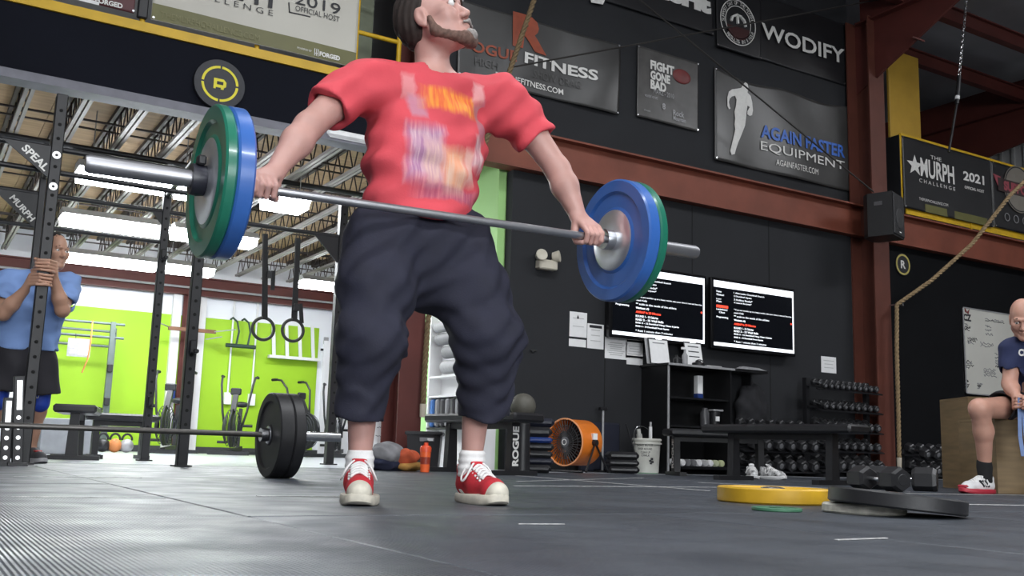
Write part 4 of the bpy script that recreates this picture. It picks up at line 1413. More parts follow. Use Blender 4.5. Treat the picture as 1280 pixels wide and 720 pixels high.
def bench(label, a, b, h, text=None, padm=PADB, w=0.28, end=.12, legw=.10):
    a, b = Vector((*a, 0)), Vector((*b, 0))
    d = (b - a).normalized()
    s = Vector((d.y, -d.x, 0))
    mid = (a + b) / 2
    t = thing('flat_bench', label, 'bench', mid)
    z = Vector((0, 0, 1))
    MB().bar(a - d * end + z * (h - .035), b + d * end + z * (h - .035), w, .07, bev=.018).build('pad', padm, t)
    MB().bar(a + z * (h - .095), b + z * (h - .095), .06, .05).build('rail', BLACK, t, 0)
    for q, sg in ((a, -1), (b, 1)):
        l = MB().prism([(-legw * .5, .03), (legw * .5, .03), (legw * .36, h - .07), (-legw * .36, h - .07)], frame(q, s, z, s.cross(z)), .03, -.03).build('leg', BLACK, t, 0)
        MB().bar(q - s * .22 + z * .018, q + s * .22 + z * .018, .07, .036).build('foot', BLACK, t, 0)
        if text and sg == text[1]:
            mb = MB()
            n = d * sg
            up = z
            ss = z.cross(n)
            # reads upwards along the leg
            text_on(mb, text[0], lambda u, v: q + n * .033 + z * (.07 + (h - .17) * u) - ss * ((v - .5) * .062), .04)
            mb.build('lettering', LETTER, l, 0)
    return t


bench('black bench with white ROGUE leg lettering behind the lifter\'s right shin', (3.93, 7.45), (4.03, 6.62), .47, ('ROGUE', 1), w=.30, end=.20)
bench('long black bench at right whose near leg stands by big dumbbells', (6.05, 6.35), (6.17, 5.40), .46, None, end=.25)
bench('black bench before the shelf cabinet with small ROGUE lettering', (7.3, 7.3), (6.5, 7.62), .45, ('ROGUE', 1), w=.28, end=.1)
bench('black bench nearest the rig, its end pad tipped up towards viewer', (atY(97, 560, 9.9)[0], 9.9), (atY(90, 560, 9.2)[0], 9.2), .46, None, w=.34)
bench('black bench crossing behind the rig post, left of floor barbell', (atY(118, 555, 10.4)[0], 10.4), (atY(178, 555, 10.4)[0], 10.4), .43, None, w=.28, end=.12)
# ================================================================== AGAINST THE BLACK WALL
# drum fan
fp = atD(716, 553, 9.75)
fan = thing('drum_fan', 'orange drum fan on a black stand before the black wall', 'fan', (fp[0], fp[1], 0))
tocam = Vector((-fp[0], -fp[1], 0)).normalized()
fd = (Matrix.Rotation(math.radians(-40), 3, 'Z') @ tocam)
fz = fp[2]
FM = look((fp[0], fp[1], fz), fd, (0, 0, 1))
OR = mat('orange_enamel', (0.78, 0.20, 0.02), .35, 0, .06, 6)
RF = .225
MB(FM).lathe([(RF * .97, .11), (RF, .12), (RF * 1.0, .13), (RF * .985, .10), (RF * .985, -.17), (RF * .93, -.20), (RF * .93, -.19), (RF * .965, -.165), (RF * .965, .10), (RF * .97, .11)], None, 48, False).build('drum', OR, fan)
MB(FM).tube([(RF * math.cos(a), RF * math.sin(a), .125) for a in [2 * PI * k / 48 for k in range(48)]], .008, 6, True).build('rim', mat('pale_orange_rim', (.85, .36, .16), .4), fan)
MB(FM).lathe([(0, -.12), (RF * .95, -.12)], None, 32, False).build('back_plate', mat('dark_back', (.01, .01, .011), .7), fan)
GR = mat('grille_dark', (.05, .05, .052), .4, .3)
gr_ = MB(FM)
for k in range(36):
    a = 2 * PI * k / 36
    pts = [(r * math.cos(a + tw), r * math.sin(a + tw), .118 - .012 * abs(r / RF - .55)) for r, tw in ((.05, 0), (.10, .12), (.15, .20), (.215, .22))]
    gr_.tube(pts, .0042, 5)
o = gr_.build('grille', GR, fan)
o['kind'] = 'stuff'
for r in (.10, .16):
    MB(FM).tube([(r * math.cos(a), r * math.sin(a), .116) for a in [2 * PI * k / 36 for k in range(36)]], .0035, 5, True).build('grille_ring', GR, fan)
MB(FM).lathe([(.05, .11), (.05, .122), (.035, .127), (0, .127)], None, 24).build('hub_cap', mat('cap_grey', (.10, .10, .11), .4), fan)
MB(FM).lathe([(.022, .128), (.03, .128), (.03, .130), (.022, .130), (.022, .128)], None, 20, False).build('hub_emblem', LETTER, fan)
for k in range(5):
    a = 2 * PI * k / 5
    MB(FM).prism([(.03, -.02), (RF * .85, -.07), (RF * .88, .03), (.03, .025)], Matrix.Rotation(a, 4, 'Z') @ Matrix.Translation((0, 0, -.02)) @ Matrix.Rotation(.5, 4, 'X'), .004).build('blade', mat('blade_black', (.016, .016, .018), .5), fan, 0)
sd = fd.cross(Vector((0, 0, 1)))
for s_ in (-1, 1):
    piv = Vector((fp[0], fp[1], fz)) + sd * s_ * (RF + .015) - fd * .05
    foot1 = Vector((piv.x, piv.y, .012)) + fd * .16 + sd * s_ * .02
    foot2 = Vector((piv.x, piv.y, .012)) - fd * .18 + sd * s_ * .02
    MB().tube([foot1, piv, foot2], .012, 8).build('leg', BLACK, fan)
    MB().cyl(piv - sd * s_ * .02, piv + sd * s_ * .02, .03, seg=14).build('knob', BLACK, fan)
MB().tube([Vector((fp[0], fp[1], .012)) + fd * .16 + sd * .26, Vector((fp[0], fp[1], .012)) + fd * .16 - sd * .26], .012, 8).build('floor_tube', BLACK, fan)
q = FM @ Vector((RF * .6, -RF * .82, -.02))
MB().box(FM @ Vector((.06, -RF * .985, -.05)), (.05, .05, .06)).build('sticker', PAPER, fan, 0)

# bucket of chalk pens
bp_ = atD(808, 586, 10.3)
bx_, by_ = bp_[0], bp_[1]
bk = thing('bucket', 'white lidless bucket with black writing beside the shelf cabinet', 'bucket', (bx_, by_, 0))
BW = mat('white_bucket_plastic', (.66, .66, .60), .45, 0, .06, 8)
MB().lathe([(0, .0), (.118, 0), (.124, .01), (.142, .33), (.152, .33), (.152, .345), (.145, .352), (.138, .345), (.119, .02), (0, .015)], Matrix.Translation((bx_, by_, .004)), 36, False).build('body', BW, bk)
MB().lathe([(.143, .295), (.155, .295), (.155, .312), (.143, .312)], Matrix.Translation((bx_, by_, .004)), 36, False).build('rim_band', BW, bk)
MB().tube([(bx_ - .15 * math.cos(a) - .12 * math.sin(a) * 1.3, by_ - .1 * math.sin(a), .30 + .18 * math.sin(a)) for a in [PI * k / 16 for k in range(12)]], .004, 5).build('handle', STEEL, bk)
MB().lathe([(.121, .0), (.123, .03), (.120, .03)], Matrix.Translation((bx_, by_, .003)), 30, False).build('green_base_tint', mat('green_tint', (.10, .28, .12), .5), bk)
tcb = Vector((-bx_, -by_, 0)).normalized()
tsb = Vector((-tcb.y, tcb.x, 0))
for i, (s, v, w) in enumerate((('DONT PUT IT', .27, .17), ('SWEEP AROUND', .235, .15), ('CLEAN UP', .20, .10), ('CHALK', .17, .09))):
    mb = MB()

    def wrap(u, vv, v=v, w=w):
        a = (u - .62) * w / .138
        r = .1215 + (v + vv * .022) * .0545 + .0025
        d = tcb * math.cos(a) + tsb * math.sin(a)
        return (bx_ + d.x * r, by_ + d.y * r, .004 + v + vv * .022)
    text_on(mb, s, wrap, .02)
    mb.build('lettering', INK, bk, 0)
mb = MB()
for (u, v, s_) in ((.3, .13, .02), (.42, .15, .022), (.35, .105, .018), (.48, .12, .02)):
    d = tcb * math.cos(u) + tsb * math.sin(u)
    r = .122 + v * .0545 + .003
    mb.box((bx_ + d.x * r, by_ + d.y * r, v), (s_ * 1.2, s_ * .3, s_), rz=math.atan2(d.y, d.x) + PI / 2)
mb.build('ink_mark', INK, bk, 0)
for i, (dx, h, r, lean, m, lab) in enumerate(((-.04, .45, .03, -.06, mat('grey_bottle', (.45, .45, .42), .5), 'grey tilted bottle standing in the white bucket'),
                                              (.05, .53, .018, .0, WHITE, 'white upright tube standing in the white bucket'), (-.09, .50, .009, -.16, BLACK, 'thin black stick leaning out of the white bucket'))):
    t = thing('bottle' if i == 0 else 'tube', lab, 'bottle' if i == 0 else 'tube', (bx_ + dx, by_, .05))
    MB().cyl((bx_ + dx, by_, .03), (bx_ + dx + lean, by_, h - .05), r, seg=12).build('body', m, t)
    MB().cyl((bx_ + dx + lean, by_, h - .05), (bx_ + dx + lean * 1.15, by_, h), r * .7, seg=12).build('cap', m if i != 1 else GREYSTEEL, t)


# stacked pads behind the ROGUE bench and right of the fan
def pad_stack(px0, px1, D, zs, mats, labels, yaw=0.0):
    a, b = atD(px0, 560, D), atD(px1, 560, D)
    c = (a + b) / 2
    w = np.linalg.norm((b - a)[:2])
    z = 0.004
    for th, m, lab in zip(zs, mats, labels):
        t = tag(MB().box((c[0] + random.uniform(-.02, .02), c[1], z + th / 2), (w, .40, th * .96), bev=min(.03, th * .35), rz=-PSI + yaw).build('exercise_pad', m), lab, 'pad', None)
        z += th


BLUEV = mat('blue_vinyl_pad', (.012, .035, .17), .4)
DKB = mat('dark_navy_pad', (.012, .014, .026), .45)
pad_stack(650, 690, 9.0, (.07, .06, .06, .07, .05, .09, .08), (PADB, DKB, PADB, PADB, BLUEV, PADB, DKB),
          ('black pad at the very bottom of the stack left of fan', 'dark navy pad second from floor left of fan', 'black pad third from floor left of fan', 'thick black pad just under the blue one left of fan',
           'bright blue pad in the black stack left of the orange fan', 'black pad just above the blue one left of fan', 'dark navy pad topmost of the stack left of fan'))
pad_stack(757, 795, 10.0, (.07, .06, .08), (PADB, PADB, PADB), ('black pad at the bottom right of the orange fan', 'black pad in the middle of the low stack right of fan', 'black pad topmost of low stack right of fan'))
q = atD(762, 528, 10.25)
tag(MB().box((q[0], W - .10, .26), (.52, .06, .50), bev=.02).build('exercise_pad', DKB), 'dark navy pad leaning on the wall behind the orange fan', 'pad')
q = atD(654, 503, 8.2)
t = thing('medicine_ball', 'dull olive grey ball beyond the ROGUE bench pad', 'ball', (q[0], q[1], q[2] - .13))
MB().ball((q[0], q[1], q[2] - .03), .105, seg=20, rings=12).build('shell', mat('olive_grey_leather', (.085, .08, .065), .6, 0, .15, 12), t)
MB().cyl((q[0], q[1], 0.0), (q[0], q[1], q[2] - .10), .07, .06, seg=14).build('stand', BLACK, t)
# thin post with small head behind the fan
q = atD(754, 510, 10.7)
q[1] = 8.46
q[0] = atY(754, 510, 8.46)[0]
t = thing('small_stand', 'thin dark stand with small head behind the orange fan', 'stand', (q[0], q[1], 0))
MB().cyl((q[0], q[1], 0), (q[0], q[1], .64), .012, seg=8).build('pole', GREYSTEEL, t)
MB().box((q[0], q[1], .65), (.09, .05, .035), bev=.006).build('head', BLACK, t)
MB().cyl((q[0], q[1], 0), (q[0], q[1], .02), .1, seg=16).build('base', BLACK, t)

# shelf cabinet with things on it
cx0, cx1, cy0, cz = 6.84, 7.74, 8.14, 1.13
cb = thing('shelf_cabinet', 'tall black open shelf cabinet below the wall screens', 'cabinet', (7.3, 8.37, 0))
CABM = mat('black_melamine', (.010, .010, .011), .35, 0, .1, 10)
for n, c, s in (('side_panel', (cx0 + .01, 8.37, cz / 2), (.02, .44, cz)), ('side_panel', (cx1 - .01, 8.37, cz / 2), (.02, .44, cz)), ('top', ((cx0 + cx1) / 2, 8.36, cz + .012), (cx1 - cx0 + .04, .48, .024)),
                ('back_panel', ((cx0 + cx1) / 2, 8.575, cz / 2), (cx1 - cx0 - .04, .012, cz)), ('shelf', ((cx0 + cx1) / 2, 8.36, .50), (cx1 - cx0 - .04, .40, .02)), ('shelf', ((cx0 + cx1) / 2, 8.36, .80), (cx1 - cx0 - .04, .36, .02)), ('shelf', ((cx0 + cx1) / 2, 8.36, .07), (cx1 - cx0 - .04, .42, .03))):
    MB().box(c, s).build(n, CABM, cb, 0)
MB().box((cx0, cy0 + .0, cz / 2), (.022, .012, cz)).build('edge_strip', GREYSTEEL, cb, 0)
MB().box(((cx0 + cx1) / 2, 8.36 - .245, cz + .012), (cx1 - cx0 + .04, .006, .022)).build('edge_strip', GREYSTEEL, cb, 0)
tz = cz + .026


def leaning_board(label, px0, px1, py0, back=False, lines=3):
    a, b = atY(px0, py0, 8.33), atY(px1, py0, 8.33)
    x, w, h = (a[0] + b[0]) / 2, b[0] - a[0], .30
    t = thing('clipboard', label, 'clipboard', (x, 8.33, tz))
    m = frame((x, 8.33, tz), (1, 0, 0), Vector((0.10, .30, .95)).normalized(), Vector((0, -.95, .30)).normalized())
    if back:
        MB(m).box((-.03, h / 2, -.02), (w, h, .006)).build('back_board', GREYSTEEL, t, 0)
    MB(m).box((0, h / 2, 0), (w, h, .006)).build('board', BLACK, t, 0)
    MB(m).box((0, h / 2 - .01, .005), (w * .92, h * .92, .003)).build('sheet', PAPER, t, 0)
    MB(m).box((0, h, .01), (.08, .035, .012)).build('clip', STEEL, t, 0)
    for k in range(lines):
        MB(m).box((0, h * (.8 - .2 * k), .008), (w * .6, .012, .002)).build('text_line', INK if lines > 2 else GREYINK, t, 0)


leaning_board('white clipboard stack leaning at the cabinet top\'s left', 813, 838, 460, True, 1)
leaning_board('white notice board with dark header leaning on the cabinet top', 858, 880, 460, False, 3)
for (px_, h, r, m, lab, nm) in ((856, .17, .032, mat('clear_grey_plastic', (.35, .35, .36), .2), 'small grey spray bottle between the two clipboards', 'spray_bottle'),
                               (873, .06, .07, BLACK, 'low black gadget before the notice board on cabinet', 'gadget'), (846, .10, .04, BLACK, 'little black plant-like tangle between the clipboards', 'cable_coil')):
    q = atY(px_, 460, 8.24)
    t = thing(nm, lab, nm.split('_')[-1], (q[0], 8.24, tz))
    MB().lathe([(r, 0), (r, h * .6), (r * .4, h * .8), (r * .4, h), (0, h)], Matrix.Translation((q[0], 8.24, tz)), 14).build('body', m, t)
    if nm == 'spray_bottle':
        MB().box((q[0] - .015, 8.24, tz + h + .01), (.06, .02, .025)).build('trigger_head', WHITE, t, 0)
    else:
        MB().tube([(q[0] + .05 * math.cos(a) * (1 + .2 * math.sin(3 * a)), 8.22, tz + .04 + .03 * math.sin(a)) for a in [2 * PI * k / 14 for k in range(14)]], .006, 5, True).build('loop', BLACK, t)
q = atY(894, 466, 8.16)
tag(MB().box((q[0], 8.20, tz + .008), (.22, .06, .014), bev=.003).build('remote_control', mat('pale_remote', (.4, .4, .4), .5)), 'pale flat remote lying at the cabinet top\'s right', 'remote')
q = atY(873, 500, 8.3)
t = thing('drink_carton', 'slim white carton with blue foot on the upper cabinet shelf', 'carton', (q[0], 8.3, .51))
MB().box((q[0], 8.3, .81 + .13), (.075, .07, .24), bev=.006).build('body', PAPER, t)
MB().box((q[0], 8.3, .81 + .03), (.077, .072, .06), bev=.006).build('blue_foot', BLUEV, t)
for (px_, w, h, m, lab, nm) in ((881, .10, .20, mat('dark_bottle', (.06, .06, .065), .3), 'dark drinking bottle on the middle cabinet shelf', 'drinking_bottle'), (893, .13, .18, BLACK, 'black mug with white label on middle cabinet shelf', 'mug')):
    q = atY(px_, 535, 8.25)
    t = thing(nm, lab, 'bottle' if 'bottle' in nm else 'mug', (q[0], 8.25, .51))
    MB().lathe([(w / 2, 0), (w / 2, h * .75), (w * .3, h * .9), (w * .3, h), (0, h)] if 'bottle' in nm else [(w * .42, 0), (w / 2, h), (w * .44, h), (w * .38, .02), (0, .02)], Matrix.Translation((q[0], 8.25, .511)), 18, 'bottle' in nm).build('body', m, t)
    if nm == 'mug':
        MB().box((q[0] - .012, 8.25 - w * .48, .51 + h * .5), (.05, .01, .05)).build('label', PAPER, t, 0)
        MB().box((q[0], 8.25, .51 + h), (w * 1.1, w * 1.1, .02), bev=.006).build('lid', GREYSTEEL, t, 0)
# roll and hanging jacket right of the cabinet
q0, q1 = atY(912, 461, 8.3), atY(956, 464, 8.3)
t = thing('wall_shelf', 'narrow dark wall shelf with pale front edge under the right screen', 'shelf', (q0[0] + .3, 8.45, q0[2]))
MB().box(((q0[0] + q1[0]) / 2, 8.42, q0[2] - .01), (q1[0] - q0[0], .34, .03)).build('board', CABM, t, 0)
MB().prism([(-.2, 0), (.25, .0), (.12, .025), (-.12, .03)], frame(((q0[0] + q1[0]) / 2, 8.30, q0[2] + .005), (1, 0, 0), (0, 0, 1), (0, -1, 0)), .06).build('folded_strap', GREYSTEEL, t, 0)
for s_ in (-.2, .2):
    MB().box(((q0[0] + q1[0]) / 2 + s_, 8.52, q0[2] - .08), (.02, .15, .14)).build('bracket', BLACK, t, 0)
q = atY(945, 480, 8.4)
S = SDF()
for dx, z, r in ((0, .98, .06), (-.08, .9, .10), (.08, .9, .10), (-.13, .75, .11), (.13, .72, .11), (0, .72, .16), (-.16, .6, .08), (.18, .58, .08), (0, .55, .14)):
    S.ell((q[0] + dx, 8.47, z), (r, r * .7, r * 1.2), None, .05)
jk = sdf_object(S, 'hanging_jacket', mat('black_fleece', (.013, .013, .016), .9, 0, .3, 15), None, .015, lambda P: .012 * np.sin(P[:, 0] * 30 + 3 * np.sin(P[:, 2] * 9)) * np.sin(P[:, 2] * 5))
tag(jk, 'black jacket hanging on the wall between cabinet and dumbbells', 'jacket')
MB().bar((q[0], W, 1.03), (q[0], 8.45, 1.02), .02, .02).build('coat_hook', STEEL, jk, 0)

# ------------------------------------------------------------------ dumbbells
DB = mat('black_dumbbell_rubber', (.022, .022, .024), .42, 0, .12, 20)
CAPM = mat('pale_end_cap', (.22, .22, .23), .4, .3, .1, 20)
CAPL = mat('white_end_label', (.42, .42, .42), .6)
PROTO = {}


def dumbbell(kind):
    """prototype with its handle along local y"""
    r, hl, gl = {'small': (.042, .055, .11), 'mid': (.052, .07, .12), 'big': (.068, .10, .13), 'huge': (.083, .155, .14)}[kind]
    t = thing('dumbbell', 'x', 'dumbbell', (0, 0, 0))
    MB().cyl((0, -gl / 2 - .01, 0), (0, gl / 2 + .01, 0), .016, seg=10).build('handle', STEEL, t, 40, None, True)
    for s_ in (-1, 1):
        fr = look((0, s_ * gl / 2, 0), (0, s_, 0), (math.cos(PI / 6), 0, math.sin(PI / 6)))
        seg = 6 if kind != 'small' else 10
        h = MB().lathe([(r * .80, 0), (r, hl * .15), (r, hl * .85), (r * .84, hl), (0, hl)], fr, seg).build('head', DB, t, 20, None, True)
        MB().lathe([(r * .45, hl), (r * .42, hl + .003), (0, hl + .003)], fr, 12).build('end_cap', CAPM if kind != 'huge' else DB, h, 30, None, True)
    if kind == 'huge':
        pass
    return t


first_use = {}


def put_db(kind, loc, rz, tilt, label, group):
    if kind not in PROTO:
        PROTO[kind] = dumbbell(kind)
        t = PROTO[kind]
    else:
        t = copy_tree(PROTO[kind])
    t.location = Vector(loc)
    t.rotation_euler = (tilt, 0, rz)
    t['label'] = label
    t['group'] = group
    return t


def db_rack(label, x0, x1, tiers, kinds, n, where, tiername, h, depth=.40, yc=8.3):
    rk = thing('dumbbell_rack', label, 'rack', ((x0 + x1) / 2, yc, 0))
    for x in (x0 - .03, x1 + .03):
        MB().bar((x, yc + .12, 0), (x, yc + .12, h), .05, .06, (0, 1, 0)).build('upright', BLACK, rk, 0)
        MB().bar((x, yc - depth / 2, .02), (x, yc + depth / 2, .02), .05, .04).build('foot', BLACK, rk, 0)
    for ti, (z, kind, m) in enumerate(zip(tiers, kinds, n)):
        r = {'small': .042, 'mid': .052, 'big': .068}[kind]
        tl = .28
        for s_ in (-1, 1):
            c = Vector(((x0 + x1) / 2, yc + s_ * .09 * math.cos(tl), z + s_ * .09 * math.sin(tl)))
            MB().box(c, (x1 - x0 + .1, .07, .015), Matrix.Translation(c) @ Matrix.Rotation(tl, 4, 'X') @ Matrix.Translation(-c)).build('tray_rail', BLACK, rk, 0)
        for k in range(m):
            x = x0 + (x1 - x0) * (k + .5) / m
            put_db(kind, (x, yc - math.sin(tl) * (r + .01), z + math.cos(tl) * r + .012), 0, tl, '%s dumbbell from left, %s of %s' % (ORD[k], tiername[ti], where), 'dumbbells on the racks')


db_rack('tall black five tier dumbbell rack against the wall by the red column', 9.22, 10.22, (.10, .33, .56, .80, 1.04), ('big', 'mid', 'mid', 'small', 'small'), (6, 7, 8, 9, 10), 'tall black rack',
        ('bottom tier', 'second tier up', 'middle tier', 'tier below the top', 'top tier'), 1.16)
db_rack('low black dumbbell rack behind the long bench', 7.95, 9.05, (.08, .30, .50), ('big', 'big', 'mid'), (6, 6, 7), 'low rack behind bench', ('bottom tier', 'middle tier', 'top tier'), .58, yc=8.25)
db_rack('low black two tier dumbbell rack right of the red column', 10.85, 12.25, (.07, .27), ('big', 'big'), (7, 7), 'rack right of red column', ('lower tier', 'upper tier'), .36, yc=8.25)
# little pale dumbbells on the cabinet's lowest shelf
for k in range(8):
    q = atY(868 + 7.0 * (k - 1.5), 577, 8.05)
    t = thing('dumbbell', '%s little pale ended dumbbell from the left on the cabinet floor' % ORD[k], 'dumbbell', (q[0], 8.2, .115), 0, 'little pale dumbbells')
    mk = (WHITE, CAPM, CAPM, WHITE, CAPL, WHITE, mat('pale_green_cap', (.48, .52, .34), .5), mat('pale_lime_cap', (.50, .54, .30), .5))[k]
    for s_ in (-1, 1):
        MB().lathe([(.03, 0), (.036, .01), (.036, .05), (.03, .06), (0, .06)], look((q[0], 8.2 + s_ * .05, .122), (0, s_, 0)), 12).build('head', mk, t)
    MB().cyl((q[0], 8.15, .122), (q[0], 8.25, .122), .012, seg=8).build('handle', BLACK, t)
# huge hex dumbbells on the floor
h1 = atD(1097, 597, 6.5)
put_db('huge', (h1[0], h1[1], .074), math.radians(-9.5), 0, 'huge black hex dumbbell with chrome handle on the floor, left one', 'huge floor dumbbells')
h2 = atD(1146, 597, 6.6)
put_db('huge', (h2[0] + .05, h2[1] + .16, .074), math.radians(30), 0, 'huge black hex dumbbell on the floor, right one, seen end on', 'huge floor dumbbells')


# ================================================================== SHELF, BIN, BOARD BY THE OPENING
sh = thing('roller_shelf', 'white backed shelf of foam rollers and mats at the opening', 'shelf', (4.95, 9.2, 0))
RXF = 4.90
MB().box((5.045, 9.25, .85), (.03, 1.2, 1.70)).build('back_panel', WHITE, sh, 0)
for z in (.40, .74, .95):
    MB().box((4.96, 9.25, z), (.15, 1.2, .02)).build('shelf', WHITE if z > .5 else BLACK, sh, 0)
for y in (8.66, 9.84):
    MB().box((4.96, y, .85), (.15, .03, 1.70)).build('side_panel', WHITE, sh, 0)
MB().cyl((4.885, 8.68, .53), (4.885, 9.83, .53), .006, seg=6).build('retaining_wire', GREYSTEEL, sh)
RG = [mat('grey_foam', (.20, .20, .21), .6, 0, .1, 30), mat('light_grey_foam', (.36, .36, .37), .6, 0, .1, 30), mat('dark_foam', (.06, .06, .065), .6, 0, .1, 30)]
for i, (z, y, r, m, lab) in enumerate(((1.05, 9.13, .075, RG[1], 'long grey foam roller lowest on the white shelf'), (1.21, 9.12, .07, RG[0], 'mottled grey foam roller second from below on the white shelf'),
                                        (1.36, 9.3, .065, RG[0], 'grey foam roller third from below on the white shelf'), (1.50, 9.35, .06, RG[1], 'light grey foam roller topmost on the white shelf'))):
    t = thing('foam_roller', lab, 'foam roller', (4.93, y, z), 0, 'foam rollers on the white shelf')
    MB().lathe([(.03, -.42), (r - .005, -.42), (r, -.41), (r, .41), (r - .005, .42), (.03, .42), (.03, -.42)], look((4.93, y, z + .0), (0, 1, 0)), 20, False).build('tube', m, t)
    MB().lathe([(.0, -.415), (.032, -.415)], look((4.93, y, z), (0, 1, 0)), 16, False).build('core', mat('dark_core', (.015, .015, .016), .8), t)
MC = [mat('blue_mat', (.04, .14, .40), .6), RG[0], RG[2], RG[0], RG[2], RG[0], RG[2], RG[1], RG[2], RG[0]]
for k in range(10):
    y = 9.76 - k * .115
    tag(MB().box((4.95, y, .565), (.12, .085, .30), bev=.02).build('folded_mat', MC[k]), ['blue folded mat standing at the left end of the white shelf row'][0] if k == 0 else '%s folded grey mat right of the blue one on the white shelf' % ORD[k - 1], 'mat', 'folded mats on the white shelf')
# leaning whiteboard left of the opening column
a, b = atD(470, 556, 9.6), atD(488, 556, 9.6)
wb = thing('leaning_board', 'tall white marker board leaning left of the opening column', 'whiteboard', (a[0] + .05, a[1], 0))
top_l, top_r = atD(479, 460, 9.75), atD(501, 456, 9.75)
bl_, br_ = atD(460, 566, 9.5), atD(482, 562, 9.5)
bl_[2] = br_[2] = 0.004
mb = MB()
n_ = Vector(np.cross(top_l - bl_, br_ - bl_)).normalized() * .015
vs = [Vector(v) for v in (bl_, br_, top_r, top_l)]
mb.add([v for v in vs] + [v + n_ for v in vs], [(0, 1, 2, 3), (7, 6, 5, 4), (0, 4, 5, 1), (1, 5, 6, 2), (2, 6, 7, 3), (3, 7, 4, 0)])
mb.build('board', WHITE, wb, 0)
bl3, br3, tr3, tl3 = [Vector(v) for v in (bl_, br_, top_r, top_l)]
sgn = -1 if n_.dot(Vector((c_f[0], c_f[1], 0))) < 0 else 1
off = n_ * (1.15 if sgn < 0 else -.15)
for k in range(9):
    v0 = .12 + .09 * k
    p0 = bl3 + (tl3 - bl3) * v0 + (br3 - bl3) * .2 + off
    p1 = bl3 + (tl3 - bl3) * v0 + (br3 - bl3) * random.uniform(.5, .8) + off
    MB().tube([p0.lerp(p1, j / 8) + Vector((0, 0, random.uniform(-.008, .008))) for j in range(9)], .004, 4).build('marker_scrawl', GREYINK, wb, 0)
# white slats standing behind it
for k in range(4):
    q = atD(486 + 4.2 * k, 560, 10.0)
    q2 = atD(489 + 4.2 * k, 405, 10.0)
    tag(MB().bar((q[0], q[1], 0), q2, .022, .05, (0, 1, 0)).build('white_pole', WHITE if k % 2 == 0 else RG[1]), '%s pale pole from the left standing beside the opening column' % ORD[k], 'pole', 'pale poles by the column')
# bin
q = atD(530, 575, 8.9)
bn = thing('storage_bin', 'black plastic bin with handle slot behind the orange bottle', 'bin', (q[0], q[1], 0))
fr = frame((q[0], q[1], 0), _r, Vector((_r[1], -_r[0], 0)) * -1, (0, 0, 1))
BM = mat('black_bin_plastic', (.022, .022, .025), .45)
MB(fr).add([(-.13, -.12, .0), (.13, -.12, 0), (.13, .12, 0), (-.13, .12, 0), (-.15, -.15, .33), (.15, -.15, .33), (.15, .15, .33), (-.15, .15, .33),
            (-.135, -.135, .33), (.135, -.135, .33), (.135, .135, .33), (-.135, .135, .33), (-.12, -.11, .02), (.12, -.11, .02), (.12, .11, .02), (-.12, .11, .02)],
           [(3, 2, 1, 0), (0, 1, 5, 4), (1, 2, 6, 5), (2, 3, 7, 6), (3, 0, 4, 7), (4, 5, 9, 8), (5, 6, 10, 9), (6, 7, 11, 10), (7, 4, 8, 11), (8, 9, 13, 12), (9, 10, 14, 13), (10, 11, 15, 14), (11, 8, 12, 15), (12, 13, 14, 15)]).build('body', BM, bn, 0)
MB(fr).box((0, -.152, .315), (.33, .03, .035), bev=.01).box((0, .152, .315), (.33, .03, .035), bev=.01).box((-.152, 0, .315), (.03, .3, .035), bev=.01).box((.152, 0, .315), (.03, .3, .035), bev=.01).build('rim', BM, bn)
MB(fr).box((.03, -.152, .262), (.13, .01, .035), bev=.004).build('handle_slot', mat('slot_grey', (.22, .22, .23), .6), bn)
MB(fr).box((.06, -.158, .262), (.05, .006, .022)).build('label', PAPER, bn, 0)
# orange shaker bottle
q = atD(531, 587, 7.7)
bt = thing('shaker_bottle', 'translucent orange shaker bottle on the floor by black bin', 'bottle', (q[0], q[1], 0))
OB = mat('orange_translucent', (.85, .14, .04), .25, 0, 0.05, 10)
MB().lathe([(.033, 0), (.035, .01), (.042, .15), (.042, .16), (0, .16)], Matrix.Translation((q[0], q[1], .002)), 24).build('cup', OB, bt)
MB().lathe([(.044, .155), (.045, .185), (.036, .20), (.018, .205), (.018, .225), (.0, .226)], Matrix.Translation((q[0], q[1], .002)), 24).build('lid', mat('orange_lid', (.80, .09, .03), .4), bt)
MB().tube([(q[0] - .03, q[1], .205), (q[0] - .015, q[1], .235), (q[0] + .015, q[1], .24), (q[0] + .03, q[1], .205)], .006, 6).build('carry_loop', BLACK, bt)
MB().lathe([(.0375, .06), (.0405, .115)], Matrix.Translation((q[0], q[1], .002)), 24, False).build('drink_line', mat('dark_orange_drink', (.30, .04, .02), .4), bt)
